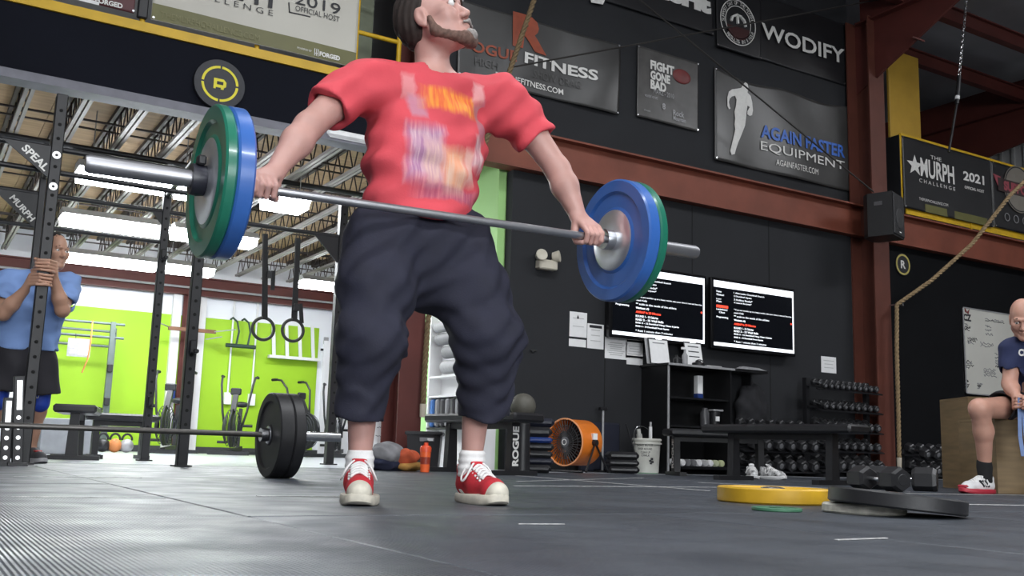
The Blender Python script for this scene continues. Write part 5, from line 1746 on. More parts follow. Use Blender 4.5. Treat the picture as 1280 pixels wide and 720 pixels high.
# pile of clothes and bag
cp = [('grey_hoodie', mat('heather_grey_cloth', (.20, .20, .21), .9, 0, .25, 12), 484, 568, .14, .10, 'heather grey hoodie heaped by the lifter\'s left ankle', 'hoodie'),
      ('navy_trousers', mat('navy_cloth', (.018, .022, .05), .9, 0, .2, 12), 480, 581, .17, .07, 'dark navy trousers under the grey hoodie', 'trousers'),
      ('orange_shirt', mat('orange_cloth', (.50, .09, .035), .9, 0, .2, 12), 507, 572, .09, .06, 'orange red shirt draped beside the grey hoodie', 'shirt'),
      ('tan_shoe_bag', mat('tan_cloth', (.38, .20, .05), .9, 0, .2, 12), 512, 583, .09, .035, 'tan yellow bag corner on the floor beside orange shirt', 'bag')]
for nm, m, x, y, rx, rz_, lab, cat in cp:
    q = atD(x, y, 8.0)
    S = SDF()
    r_ = random.Random(x)
    zc = max(q[2], rz_ * .9)
    S.ell((q[0], q[1], zc), (rx, rx * .8, rz_), None, .03)
    for k in range(6):
        a = r_.uniform(0, 2 * PI)
        S.ell((q[0] + rx * .6 * math.cos(a), q[1] + rx * .5 * math.sin(a), zc + r_.uniform(-.3, .5) * rz_), (rx * .5, rx * .4, rz_ * .6), None, .03)
    S.cone((q[0] - rx * 1.2, q[1], .0 - .5), (q[0] + rx * 1.2, q[1], -.5), .498, op=-1, k=.005)
    o = sdf_object(S, nm, m, None, .008, lambda P: .010 * np.sin(P[:, 0] * 45 + 4 * np.sin(P[:, 1] * 17)) * np.sin(P[:, 2] * 40 + P[:, 0] * 21))
    tag(o, lab, cat)

# ================================================================== BACK OF THE REAR ROOM


def fan_bike(px_, Y, label, face=0.0):
    q = atY(px_, 556, Y)
    t = thing('fan_bike', label, 'exercise bike', (q[0], Y, 0), math.radians(face), 'fan bikes along the green wall')
    D = mat('bike_black', (.022, .023, .026), .45)
    G = mat('bike_cage_grey', (.045, .048, .055), .45, .3)
    L = dict(local=True)
    cg = MB()
    for k in range(7):
        r = .06 + .032 * k
        for s_ in (-1, 1):
            cg.tube([(s_ * .105 * (1 - (r / .30) ** 2) + s_ * .02, -.45 + r * math.cos(a), .38 + r * math.sin(a)) for a in [2 * PI * j / 22 for j in range(22)]], .006, 4, True)
    o = cg.build('fan_cage', G, t, 180, None, True)
    o['kind'] = 'stuff'
    MB().lathe([(.27, -.012), (.275, 0), (.27, .012), (.0, .012)], look((0, -.45, .38), (1, 0, 0)), 26).build('fan_disc', D, t, 40, None, True)
    MB().box((0, -.22, .22), (.07, .30, .22), bev=.03).build('drive_cover', D, t, 40, None, True)
    MB().bar((0, -.45, .60), (0, -.28, .86), .07, .07).bar((0, -.5, .05), (0, .55, .10), .06, .06).bar((0, .25, .09), (0, .32, .68), .05, .05).build('frame', D, t, 0, None, True)
    for y in (-.62, .55):
        MB().bar((-.28, y, .03), (.28, y, .03), .06, .05).build('foot_bar', D, t, 0, None, True)
    MB().ball((0, .34, .74), (.11, .13, .045)).build('saddle', D, t, 180, None, True)
    MB().box((0, -.30, .90), (.15, .05, .10), bev=.015).build('console', D, t, 40, None, True)
    for s_ in (-1, 1):
        MB().tube([(s_ * .10, -.38, .30), (s_ * .17, -.30, .62), (s_ * .22, -.22, 1.0), (s_ * .235, -.10, 1.12), (s_ * .25, .06, 1.13)], .016, 8).build('arm_lever', D, t, 180, None, True)
        MB().cyl((s_ * .25, -.02, 1.13), (s_ * .25, .10, 1.13), .021, seg=8).build('grip', BLACK, t, 40, None, True)
        MB().cyl((s_ * .10, -.12, .30 + s_ * .12), (s_ * .24, -.12, .30 + s_ * .12), .02, seg=8).build('pedal', BLACK, t, 40, None, True)
        MB().bar((s_ * .09, -.12, .30), (s_ * .09, -.12, .30 + s_ * .13), .03, .02, (1, 0, 0)).build('crank', D, t, 0, None, True)
    t.scale = (1.1, 1.1, 1.1)
    return t


fan_bike(213, 15.9, 'fan bike behind the rig post, leftmost of four', -24)
fan_bike(294, 16.1, 'fan bike fully visible between rig post and floor plates', -24)
fan_bike(357, 16.3, 'fan bike mostly hidden behind the black floor plates', 20)
fan_bike(421, 16.4, 'fan bike rightmost of four, behind the rig post by shorts', -30)

# far grey-green squat rig at the green wall
gr2 = thing('wall_rig', 'grey green pull-up rig standing along the far green wall', 'rig', (2.2, 16.4, 0))
GG = mat('grey_green_steel', (.09, .12, .11), .45)
for (x, y) in ((2.63, 16.2), (2.80, 17.1), (.9, 16.2), (1.0, 17.1)):
    MB().box((x, y, .98), (.07, .07, 1.96)).build('upright', GG, gr2, 0)
for y, z in ((16.2, 1.93), (16.2, 1.72), (17.1, 1.90), (17.1, 1.66)):
    MB().cyl((.2, y, z), (2.8, y, z), .02, seg=8).build('crossbar', GG, gr2)
MB().bar((2.63, 16.2, 1.90), (2.8, 17.1, 1.90), .06, .06).build('crossbar', GG, gr2, 0)
for z in (.75, 1.25):
    MB().box((2.63, 16.14, z), (.08, .05, .12), bev=.01).build('hook', BLACK, gr2)
MB().tube([(2.55, 16.1, .65), (2.5, 16.1, .5), (2.52, 16.1, .25), (2.47, 16.1, .05)], .03, 6).build('hanging_strap', BLACK, gr2)
q = atY(100, 434, 16.0)
t = thing('notice_board', 'small grey framed notice hanging from the far rig bars', 'notice', (q[0], 16.1, q[2]))
MB().box((q[0], 16.1, q[2]), (.32, .03, .27)).build('frame', GREYSTEEL, t, 0)
MB().box((q[0] + .06, 16.083, q[2]), (.14, .006, .21)).build('sheet', PAPER, t, 0)
for k in range(5):
    MB().box((q[0] - .08, 16.083, q[2] + .08 - .04 * k), (.09, .006, .018)).build('text_line', PAPER, t, 0)
MB().cyl((q[0] - .05, 16.12, q[2] + .1), (q[0] - .05, 16.19, 1.74), .006, seg=5).build('cord', BLACK, t)
q = atY(115, 420, 16.05)
tag(MB().tube([(q[0], 16.12, 1.95), (q[0] - .01, 16.05, 1.6), (q[0] - .03, 16.05, 1.35), (q[0] - .09, 16.05, 1.15)], .012, 6).build('resistance_band', mat('orange_band', (.55, .20, .06), .6)), 'orange resistance band hanging over the far rig bar', 'band')
for i, (px_, py_, c, lab) in enumerate(((58, 545, GREYSTEEL, 'grey box on the floor behind the rig benches'),)):
    q = atZ(95, 571, 0)
    tag(MB().box((q[0] + .1, 12.5, .2), (.55, .3, .40), bev=.01).build('storage_box', mat('pale_grey_box', (.28, .29, .31), .6)), lab, 'box')
for i, px_ in enumerate((128, 143, 158)):
    q = atY(px_, 560, 15.6)
    t = thing('kettlebell', ['black kettlebell at the far rig foot, left of three', 'orange banded kettlebell at the far rig foot, middle of three', 'pale kettlebell at the far rig foot, right of three'][i], 'kettlebell', (q[0], 15.6, 0), 0, 'kettlebells at the far rig')
    MB().ball((q[0], 15.6, .10), .10, seg=14, rings=8).build('bell', (BLACK, mat('orange_band', (.5, .2, .06)), GREYSTEEL)[i], t)
    MB().tube([(q[0] + .07 * math.cos(a), 15.6, .18 + .09 * math.sin(a)) for a in [PI * k / 8 for k in range(9)]], .016, 6).build('handle', BLACK, t)
# trapeze-like grip bar and white rack on the green wall
q = atY(300, 433, 17.3)
t = thing('grip_bar', 'dark grip bar with two curved hangers on the green wall', 'grip bar', (q[0], 17.3, q[2]))
DG = mat('dark_green_grip', (.02, .05, .035), .5)
MB().cyl((q[0] - .26, 17.25, q[2]), (q[0] + .26, 17.25, q[2]), .035, seg=10).build('bar', DG, t)
for dx in (-.08, .12):
    MB().tube([(q[0] + dx, 17.25, q[2] + .03), (q[0] + dx + .03, 17.25, q[2] + .25), (q[0] + dx, 17.28, q[2] + .42), (q[0] + dx - .05, 17.4, q[2] + .50), (q[0] + dx - .06, YB, q[2] + .48)], .018, 6).build('hanger', DG, t)
q0, q1 = atY(337, 445, 17.3), atY(400, 451, 17.3)
t = thing('white_wall_rack', 'white wall rack with four uprights on the green wall', 'rack', ((q0[0] + q1[0]) / 2, 17.4, q0[2]))
MB().box(((q0[0] + q1[0]) / 2, 17.35, q0[2]), (q1[0] - q0[0], .12, .05)).build('tray', WHITE, t, 0)
for k in range(4):
    x = q0[0] + (q1[0] - q0[0]) * (.12 + .26 * k)
    MB().bar((x, 17.4, q0[2]), (x - .05, 17.42, q0[2] + .62), .06, .02, (0, 1, 0)).build('upright', WHITE, t, 0)
MB().cyl(((q0[0] + .3), 17.35, q0[2] - .005), (q0[0] + .3, YB, q0[2] + .02), .015, seg=6).build('bracket', GREYSTEEL, t)
# wooden peg bracket on the rear column
q = atY(240, 412, 17.0)
t = thing('wall_peg_bracket', 'brown bracket with long steel pegs on the rear column', 'bracket', (q[0], 17.0, q[2]))
MB().box((q[0] + .02, 17.06, q[2]), (.78, .06, .06)).build('cross_board', mat('brown_bracket', (.16, .07, .035), .6), t, 0)
for dx, dz in ((-.38, .02), (.38, -.0), (.25, -.14)):
    MB().cyl((q[0] + dx, 17.04, q[2] + dz), (q[0] + dx * 1.7, 16.7, q[2] + dz + .03), .010, seg=6).build('peg', GREYSTEEL, t)
MB().box((q[0] + .02, 17.09, q[2] - .05), (.16, .02, .28)).build('mount_plate', MATS['brown_bracket'], t, 0)
tag(MB().box((3.83, YB - .18, .95), (.12, .06, .22), bev=.01).build('blue_bag', BLUEV), 'small blue bag hanging beside the rear column', 'bag')
# door area at the right end of the rear wall
structure('door_1', MB().box((6.95, YB - .02, 1.05), (.9, .05, 2.1)).box((7.3, YB - .06, 1.0), (.12, .04, .04)), mat('white_door', (.82, .82, .84), .5, 0, .02, 3))
q = atY(412, 425, 17.3)
t = thing('wall_switch', 'small dark switch plate on the white rear wall by green', 'switch', (q[0], YB - .02, q[2]))
MB().box((q[0], YB - .02, q[2]), (.09, .03, .13), bev=.005).build('plate', GREYSTEEL, t)
MB().box((q[0] + .02, YB - .02, q[2] - .17), (.22, .03, .04)).build('label_strip', BLACK, t, 0)
# plyo boxes under the seated man and behind
PLYB = mat('birch_plywood', (.20, .135, .065), .6, 0, .2, 3, 0, 60, stretch=(1, 1, 9))


def plyo(label, px_l, D, w, d, h, yaw):
    q = atD(px_l, 600, D)
    c = Vector((q[0], q[1], 0)) + Vector((_r[0], _r[1], 0)) * (w / 2) + Vector((-_r[1], _r[0], 0)) * (d / 2)
    t = thing('plyo_box', label, 'box', c, -PSI + yaw)
    fr = Matrix.Translation(c) @ Matrix.Rotation(-PSI + yaw, 4, 'Z')
    MB(fr).box((0, -d / 2 + .009, h / 2), (w, .018, h - .001)).build('side_panel', PLYB, t, 0)
    MB(fr).box((0, d / 2 - .009, h / 2), (w, .018, h - .001)).build('side_panel', PLYB, t, 0)
    MB(fr).box((0, 0, h - .009), (w - .002, d - .038, .018)).build('top_panel', PLYB, t, 0)
    for s_ in (-1, 1):
        MB(fr).box((s_ * (w / 2 - .009), 0, (h - .02) / 2), (.018, d - .038, h - .02)).build('end_panel', PLYB, t, 0)
    MB(fr).box((0.05, -d / 2 - .0, h * .72), (.14, .003, .04), bev=.001).build('hand_slot', mat('slot_dark', (.01, .008, .005), .9), t, 0)
    return t


plyo('tall plywood box behind the seated man\'s leg, under the whiteboard', 1214, 7.55, .62, .50, .70, 0.0)
plyo('plywood box the man sits on at the right edge', 1247, 6.62, .76, .55, .50, 0.0)
# ================================================================== PEOPLE


def V3(*a):
    return np.array(a, float)


def unit(v):
    v = np.array(v, float)
    return v / np.linalg.norm(v)


def skin(name, col, red):
    m = mat(name, col, .5, 0, .10, 9, .05, 300)
    b = m.node_tree.nodes['Principled BSDF']
    b.inputs['Subsurface Weight'].default_value = .08
    b.inputs['Subsurface Radius'].default_value = (.012, .005, .003)
    return m


def grip_hand(S, wrist, bp, ax, r, front, sc=1.0):
    """closed hand: ax runs from little finger to index, front is the side the fingers go over"""
    ax = unit(ax)
    up = np.array(wrist) - bp
    up = unit(up - ax * (up @ ax))
    fr = np.array(front, float)
    fr = unit(fr - ax * (fr @ ax) - up * (fr @ up))

    def P(a, rad, t):
        a = math.radians(a)
        return bp + ax * t + (up * math.cos(a) + fr * math.sin(a)) * rad
    lens = (.92, 1.0, 1.04, .96)
    for i in range(4):
        t = (i - 1.5) * .0215 * sc
        l = lens[i] if i else .80
        mcp = P(28, r + .024 * sc, t)
        pip = P(28 + 78 * l, r + .015 * sc, t)
        dip = P(28 + 150 * l, r + .012 * sc, t * .97)
        tip = P(28 + 215 * l, r + .011 * sc, t * .94)
        S.cone(np.array(wrist) + ax * t * .55, mcp, .018 * sc, .0125 * sc, k=.012)
        S.cone(mcp, pip, .0112 * sc, .0098 * sc, k=.004)
        S.cone(pip, dip, .0098 * sc, .0090 * sc, k=.003)
        S.cone(dip, tip, .0090 * sc, .0080 * sc, k=.003)
    # thumb leaves the side of the palm near its base and closes under the fingers
    b0 = np.array(wrist) * .6 + P(-10, r + .02, 0) * .4 + ax * .026 * sc
    b1 = P(-50, r + .020 * sc, .050 * sc)
    b2 = P(-105, r + .014 * sc, .048 * sc)
    b3 = P(-160, r + .012 * sc, .040 * sc)
    S.cone(b0, b1, .017 * sc, .0135 * sc, k=.010)
    S.cone(b1, b2, .0125 * sc, .0108 * sc, k=.004)
    S.cone(b2, b3, .0108 * sc, .0092 * sc, k=.003)


def head_frame(c, fwd, up):
    f = unit(fwd)
    u = unit(np.array(up) - f * (np.array(up) @ f))
    s = np.cross(u, f)                 # towards the person's left

    def H(a, b, d):
        return np.array(c) + f * a + s * b + u * d
    return H, np.stack([f, s, u], 1)


def add_head(S, c, fwd, up, sc=1.0):
    H0, R = head_frame(c, fwd, up)
    H = lambda a, b, d: H0(a * sc, b * sc, d * sc)
    E = lambda p, r, k=.02, op=1: S.ell(H(*p), tuple(x * sc for x in r), R, k * sc, op)
    C_ = lambda a, b, ra, rb, k=.02, op=1: S.cone(H(*a), H(*b), ra * sc, rb * sc, k * sc, None, op)
    E((-.015, 0, .035), (.098, .077, .092))
    E((.025, 0, -.035), (.064, .063, .085), .03)
    C_((.010, .050, -.065), (.068, .012, -.105), .022, .020, .03)
    C_((.010, -.050, -.065), (.068, -.012, -.105), .022, .020, .03)
    E((.074, 0, -.108), (.020, .022, .018), .02)
    C_((.060, -.046, -.022), (.060, -.046, -.030), .024, .02, .03)
    C_((.060, .046, -.022), (.060, .046, -.030), .024, .02, .03)
    E((.094, -.033, .002), (.022, .019, .014), .014, -1)
    E((.094, .033, .002), (.022, .019, .014), .014, -1)
    C_((.080, -.042, .024), (.092, -.012, .022), .009, .010, .012)
    C_((.080, .042, .024), (.092, .012, .022), .009, .010, .012)
    C_((.084, 0, .008), (.108, 0, -.036), .009, .0125, .012)
    C_((.098, -.012, -.042), (.094, -.013, -.040), .008, .008, .006)
    C_((.098, .012, -.042), (.094, .013, -.040), .008, .008, .006)
    C_((.086, -.020, -.067), (.095, 0, -.064), .005, .007, .006)
    C_((.086, .020, -.067), (.095, 0, -.064), .005, .007, .006)
    C_((.085, -.016, -.078), (.092, 0, -.079), .006, .008, .006)
    C_((.085, .016, -.078), (.092, 0, -.079), .006, .008, .006)
    for s_ in (-1, 1):
        E((-.012, s_ * .078, -.008), (.021, .009, .034), .008)
        E((-.006, s_ * .088, -.006), (.010, .006, .020), .005, -1)
        C_((-.010, s_ * .074, -.036), (-.008, s_ * .077, -.040), .008, .006, .006)
        E((.076, s_ * .033, .010), (.013, .017, .008), .006)         # upper lid
        E((.075, s_ * .033, -.010), (.012, .016, .006), .006)        # lower lid
    return H, R


def add_eyes(root, H, m_iris=None):
    for s_ in (-1, 1):
        p = H(.0765, s_ * .033, .0)
        e = MB().ball(p, .0125, None, 14, 10).build('eye', mat('eye_white', (.78, .76, .74), .2, 0, 0), root, 180)
        q, d = H(.0885, s_ * .033, .0), H(1, s_ * .033, 0) - H(0, s_ * .033, 0)
        MB().lathe([(.0055, -.0015), (.005, .0005), (0, .001)], look(q, d), 12).build('iris', mat('iris_brown', (.05, .03, .02), .2, 0, 0), e, 40)
    for s_ in (-1, 1):
        MB().tube([H(.086, s_ * .014, .0245), H(.090, s_ * .030, .030), H(.079, s_ * .050, .024)], [.004, .0045, .003], 6).build('eyebrow', mat('brow_hair', (.06, .035, .022), .8), root, 180)


def strands(P, a=.004, f=190):
    return a * np.sin(P[:, 0] * f + 3 * np.sin(P[:, 2] * 23)) * np.sin(P[:, 1] * f * .8 + P[:, 2] * 41)


def foot_frame(heel, toe):
    h, t = V3(heel[0], heel[1], 0), V3(toe[0], toe[1], 0)
    d = unit(t - h)
    return frame(Vector(h), Vector(d), Vector((-d[1], d[0], 0)), (0, 0, 1))


def shoe_outline(L, w, n=28, toe=1.0):
    pts = []
    for k in range(n):
        a = 2 * PI * k / n
        x = L / 2 - L / 2 * math.cos(a)
        s = math.sin(a)
        u = x / L
        wid = w * (.36 + .16 * math.sin(PI * min(1, u * .55 + .28)) ** 2 + .06 * u) * (abs(s) ** .62)
        pts.append((x, math.copysign(wid, s) + .006 * math.sin(PI * u)))
    return pts


def shoe(root, F, m_upper, m_sole, m_cap, m_lace, L=.29, w=.112, lift=0.0, zs=1.0, laces=True, label=None, low=True, name='shoe', extra=None, sole2=None):
    T = lambda x, y, z: np.array(F @ Vector((x * L / .29, y, (z * zs if z > 0 else z) + lift)))
    S = SDF()
    S.cone(T(.045, 0, .050), T(.13, 0, .056), .038, .041, k=.02)
    S.cone(T(.13, .0, .052), T(.225, .003, .040), .043, .036, k=.02)
    S.cone(T(.225, .003, .038), T(.248, .003, .034), .038, .034, k=.02)
    S.cone(T(.060, 0, .06), T(.055, 0, .094), .041, .043, k=.02)
    S.cone(T(.085, 0, .06), T(.135, 0, .072), .038, .030, k=.02)
    S.cut(T(.058, 0, .10), T(.056, 0, .14), .037, .040, k=.004)
    S.cut(T(.10, 0, -.98), T(.2, 0, -.98), .992, k=.002)
    up = sdf_object(S, name, m_upper, root, .004)
    if label:
        up['label'] = label
    Fl = F @ Matrix.Translation((0, 0, lift))
    ol = shoe_outline(L, w)
    mb = MB(Fl)
    n = len(ol)
    rings = [(.0, .93), (.006, 1.0), (.026, 1.0), (.030, .96)]
    vs = [(L / 2 + (x - L / 2) * s, y * s, z + (.010 * max(0, (x / L - .8) / .2) ** 2)) for z, s in rings for x, y in ol]
    fs = [tuple(range(n))[::-1], tuple((len(rings) - 1) * n + k for k in range(n))]
    for r in range(len(rings) - 1):
        fs += [(r * n + k, r * n + (k + 1) % n, (r + 1) * n + (k + 1) % n, (r + 1) * n + k) for k in range(n)]
    mb.add(vs, fs).build('sole', m_sole, up, 50)
    if m_cap:
        S2 = SDF()
        S2.cone(T(.232, .003, .036), T(.254, .003, .034), .0405, .036, k=.015)
        S2.cut(T(.10, 0, -.98), T(.2, 0, -.98), .995, k=.002)
        S2.cut(T(.10, 0, .05), T(.17, 0, .05), .055, .055, k=.004)
        sdf_object(S2, 'toe_cap', m_cap, up, .004)
    if laces:
        z_of = lambda x: (.110 - (x - .10) * .36) * zs
        for k in range(6):
            x = .112 + .0165 * k
            for s_ in (-1, 1):
                pts = [Fl @ Vector((x + .008 * s_ * u * 1.0, .026 * u, z_of(x) + .008 - .016 * u * u)) for u in np.linspace(-1, 1, 9)]
                MB().tube(pts, .0046, 6).build('lace', m_lace, up, 180)
            for s_ in (-1, 1):
                MB().ball(Fl @ Vector((x, s_ * .030, z_of(x) - .013)), .0045, None, 8, 6).build('eyelet', m_lace, up, 180)
        for s_ in (-1, 1):
            pts = [Fl @ Vector((.115 + .02 * math.sin(a), s_ * (.010 + .045 * math.sin(a / 2)), .112 * zs - .05 * (1 - math.cos(a)) * .6)) for a in np.linspace(0, PI * 1.6, 12)]
            MB().tube(pts, .0036, 6).build('lace', m_lace, up, 180)
        S3 = SDF()
        S3.cone(T(.135, 0, .088), T(.092, 0, .128), .022, .026, k=.01, flat=(np.array(F.to_3x3() @ Vector((.45, 0, .9))), .22))
        sdf_object(S3, 'tongue', m_upper, up, .004)
    if extra:
        extra(up, Fl)
    return up


# ------------------------------------------------------------------ the lifter
LR = V3(1.45, 3.0, 0)
lifter = thing('person', 'man in red printed tee and baggy dark shorts, mid lift, head thrown back', 'person', LR)
SK = skin('fair_skin', (.50, .28, .24), 1)
BL, BRt = LB, RB = np.array(BAR_L), np.array(BAR_R)
bd = unit(RB - LB)


def on_bar(px_x):
    """point of the bar that the photograph shows above this column"""
    best = None
    for u in np.linspace(-.1, 1.1, 241):
        p = LB + (RB - LB) * u
        v = p - c_o
        x = 640 + FPX * (v @ c_r) / (v @ c_f)
        if best is None or abs(x - px_x) < best[0]:
            best = (abs(x - px_x), p)
    return best[1]


hr, hl = on_bar(329), on_bar(739)
sho_r, sho_l = atY(452, 100, 3.06), atY(632, 122, 3.06)
elb_r, elb_l = atY(386, 158, 2.98), atY(697, 212, 2.98)
pel, wai, che, nek = atY(524, 292, 3.06), atY(526, 240, 3.05), atY(538, 160, 3.09), atY(545, 98, 3.10)
hd = atY(543, 27, 3.06)
hfwd, hup = unit((.52, -.78, .42)), (-.28, .30, 1)
hip_r, hip_l = atY(478, 300, 3.05), atY(572, 304, 3.05)
kne_r, kne_l = atY(463, 425, 2.94), atY(608, 425, 2.93)
ank_r, ank_l = atY(449, 583, 3.00), atY(589, 580, 3.02)
wr_r = hr + unit(elb_r - hr) * .088 + V3(0, .012, .0)
wr_l = hl + unit(elb_l - hl) * .088 + V3(0, .012, .0)

S = SDF()
S.cone(pel, wai, .15, .145, .05, ((0, 1, 0), .72))
S.cone(wai, che, .145, .165, .05, ((0, 1, 0), .66))
S.cone(che, che + (nek - che) * .6, .16, .10, .05, ((0, 1, 0), .66))
S.cone(sho_r, sho_l, .058, .058, .05)
S.cone(nek + V3(0, 0, -.06), hd + V3(-.005, .02, -.05), .064, .060, .035)
for (a, b, c_, w) in ((sho_r, elb_r, wr_r, hr), (sho_l, elb_l, wr_l, hl)):
    S.cone(a, a + (b - a) * .5, .058, .055, .03)
    S.cone(a + (b - a) * .5, b, .055, .045, .02)
    S.cone(b, b + (c_ - b) * .35, .046, .049, .02)
    S.cone(b + (c_ - b) * .35, c_, .049, .029, .02)
grip_hand(S, wr_r, hr, bd, .014, (0, -1, 0.0))
grip_hand(S, wr_l, hl, -bd, .014, (0, -1, 0.0))
for (h_, k_, a_) in ((hip_r, kne_r, ank_r), (hip_l, kne_l, ank_l)):
    S.cone(h_, k_, .085, .058, .04)
    m_ = k_ + (a_ - k_) * .38 + V3(0, .018, 0)
    S.cone(k_, m_, .054, .054, .03)
    S.cone(m_, a_, .053, .034, .03)
    S.cone(a_, a_ + V3(0, 0, -.05), .034, .034, .02)
H, HR = add_head(S, hd, hfwd, hup, 1.12)
H_ = H
H = lambda a, b, d: H_(a * 1.12, b * 1.12, d * 1.12)
sdf_object(S, 'body', SK, lifter, .004)
add_eyes(lifter, H)
# hair, beard
S = SDF()
S.ell(H(-.030, 0, .040), tuple(1.12 * q for q in (.094, .083, .096)), HR, .02)
S.ell(H(-.055, 0, .005), tuple(1.12 * q for q in (.060, .079, .075)), HR, .03)
S.ell(H(.085, 0, .012), tuple(1.12 * q for q in (.075, .10, .085)), HR, .02, -1)
S.ell(H(-.005, -.080, -.030), tuple(1.12 * q for q in (.030, .03, .045)), HR, .01, -1)
S.ell(H(-.005, .080, -.030), tuple(1.12 * q for q in (.030, .03, .045)), HR, .01, -1)
sdf_object(S, 'hair', mat('dark_brown_hair', (.022, .014, .011), .8, 0, .3, 60), lifter, .005, strands)
S = SDF()
S.cone(H(.012, .056, -.064), H(.070, .016, -.108), .018, .020, .02)
S.cone(H(.012, -.056, -.064), H(.070, -.016, -.108), .018, .020, .02)
S.cone(H(.073, -.015, -.108), H(.073, .015, -.108), .023, .023, .02)
S.cone(H(.010, .062, -.02), H(.012, .060, -.06), .010, .016, .02)
S.cone(H(.010, -.062, -.02), H(.012, -.060, -.06), .010, .016, .02)
sdf_object(S, 'beard', mat('brown_beard', (.13, .075, .058), .85, 0, .3, 80), lifter, .004, lambda P: strands(P, .0015, 300), label='brown beard along the jaw')
S = SDF()
S.ell(H(.083, 0, -.100), (.024, .028, .024), HR, .015)
S.cone(H(.089, -.024, -.066), H(.094, 0, -.058), .005, .006, .01)
S.cone(H(.089, .024, -.066), H(.094, 0, -.058), .005, .006, .01)
sdf_object(S, 'goatee', mat('grey_beard', (.30, .275, .26), .9, 0, .3, 80), lifter, .004, lambda P: strands(P, .0015, 300), label='grey goatee and moustache')


# shirt with its faded front print
def shirt_material():
    m = mat('red_printed_cotton', (.60, .065, .085), .85, 0, .10, 5, .10, 160)
    nt = m.node_tree
    b = nt.nodes['Principled BSDF']
    base = b.inputs['Base Color'].links[0].from_socket
    tc = nt.nodes.new('ShaderNodeTexCoord')
    nz = nt.nodes.new('ShaderNodeTexNoise')
    nz.inputs['Scale'].default_value = 16
    nz.inputs['Detail'].default_value = 3
    nt.links.new(tc.outputs['Object'], nz.inputs['Vector'])
    sub = nt.nodes.new('ShaderNodeVectorMath')
    sub.operation = 'MULTIPLY_ADD'
    sub.inputs[1].default_value = (.045, .045, .045)
    nt.links.new(nz.outputs['Color'], sub.inputs[0])
    nt.links.new(tc.outputs['Object'], sub.inputs[2])
    sp_ = nt.nodes.new('ShaderNodeSeparateXYZ')
    nt.links.new(sub.outputs[0], sp_.inputs[0])

    def math_(op, a, bb=None):
        n = nt.nodes.new('ShaderNodeMath')
        n.operation = op
        for i, s in enumerate((a, bb)):
            if s is None:
                continue
            if isinstance(s, (int, float)):
                n.inputs[i].default_value = s
            else:
                nt.links.new(s, n.inputs[i])
        return n.outputs[0]
    X, Z, Yy = sp_.outputs[0], sp_.outputs[2], sp_.outputs[1]
    front = math_('LESS_THAN', Yy, 0.02)

    def patch(p0, p1, col, strength, streak=0.0, col2=None):
        nonlocal base
        a, c_ = atY(*p0, 2.95) - LR, atY(*p1, 2.95) - LR
        cx_, cz_, hx, hz = (a[0] + c_[0]) / 2 + .0225, (a[2] + c_[2]) / 2 + .0225, abs(c_[0] - a[0]) / 2 * 1.2, abs(a[2] - c_[2]) / 2 * 1.12
        mx = nt.nodes.new('ShaderNodeMapRange')
        dx = math_('SUBTRACT', 1.0, math_('DIVIDE', math_('ABSOLUTE', math_('SUBTRACT', X, cx_)), hx))
        dz = math_('SUBTRACT', 1.0, math_('DIVIDE', math_('ABSOLUTE', math_('SUBTRACT', Z, cz_)), hz))
        mn = math_('MINIMUM', dx, dz)
        mx.inputs['From Min'].default_value = 0.0
        mx.inputs['From Max'].default_value = 0.45
        mx.inputs['To Max'].default_value = strength
        nt.links.new(mn, mx.inputs['Value'])
        fac = math_('MULTIPLY', mx.outputs[0], front)
        src = None
        if streak:
            mp = nt.nodes.new('ShaderNodeMapping')
            mp.inputs['Scale'].default_value = (90, 0, 9)
            mp.inputs['Rotation'].default_value = (0, .25, 0)
            nt.links.new(tc.outputs['Object'], mp.inputs[0])
            n2 = nt.nodes.new('ShaderNodeTexNoise')
            n2.inputs['Scale'].default_value = 1.0
            n2.inputs['Detail'].default_value = 2
            nt.links.new(mp.outputs[0], n2.inputs['Vector'])
            r = nt.nodes.new('ShaderNodeValToRGB')
            r.color_ramp.elements[0].position = .42
            r.color_ramp.elements[1].position = .66
            r.color_ramp.elements[0].color = (*col, 1)
            r.color_ramp.elements[1].color = (*col2, 1)
            nt.links.new(n2.outputs['Fac'], r.inputs[0])
            src = r.outputs[0]
        mixn = nt.nodes.new('ShaderNodeMix')
        mixn.data_type = 'RGBA'
        nt.links.new(fac, mixn.inputs[0])
        nt.links.new(base, mixn.inputs[6])
        if src is None:
            mixn.inputs[7].default_value = (*col, 1)
        else:
            nt.links.new(src, mixn.inputs[7])
        base = mixn.outputs[2]
    patch((508, 84), (523, 122), (.72, .34, .35), .6)
    patch((514, 112), (532, 150), (.42, .24, .32), .7)
    patch((532, 102), (604, 152), (.70, .14, .03), .85, 1, (.80, .36, .03))
    patch((599, 98), (612, 128), (.74, .42, .42), .65)
    patch((600, 122), (612, 178), (.38, .19, .24), .7)
    patch((508, 150), (548, 236), (.30, .22, .38), .75, 1, (.62, .52, .58))
    patch((526, 172), (546, 236), (.74, .50, .40), .7, 1, (.45, .22, .28))
    patch((548, 184), (576, 250), (.80, .42, .24), .8, 1, (.74, .56, .42))
    patch((578, 184), (590, 236), (.74, .50, .42), .75)
    patch((592, 168), (606, 218), (.74, .60, .60), .75, 1, (.45, .25, .30))
    patch((515, 226), (600, 262), (.24, .09, .18), .55, 1, (.50, .22, .28))
    nt.links.new(base, b.inputs['Base Color'])
    return m


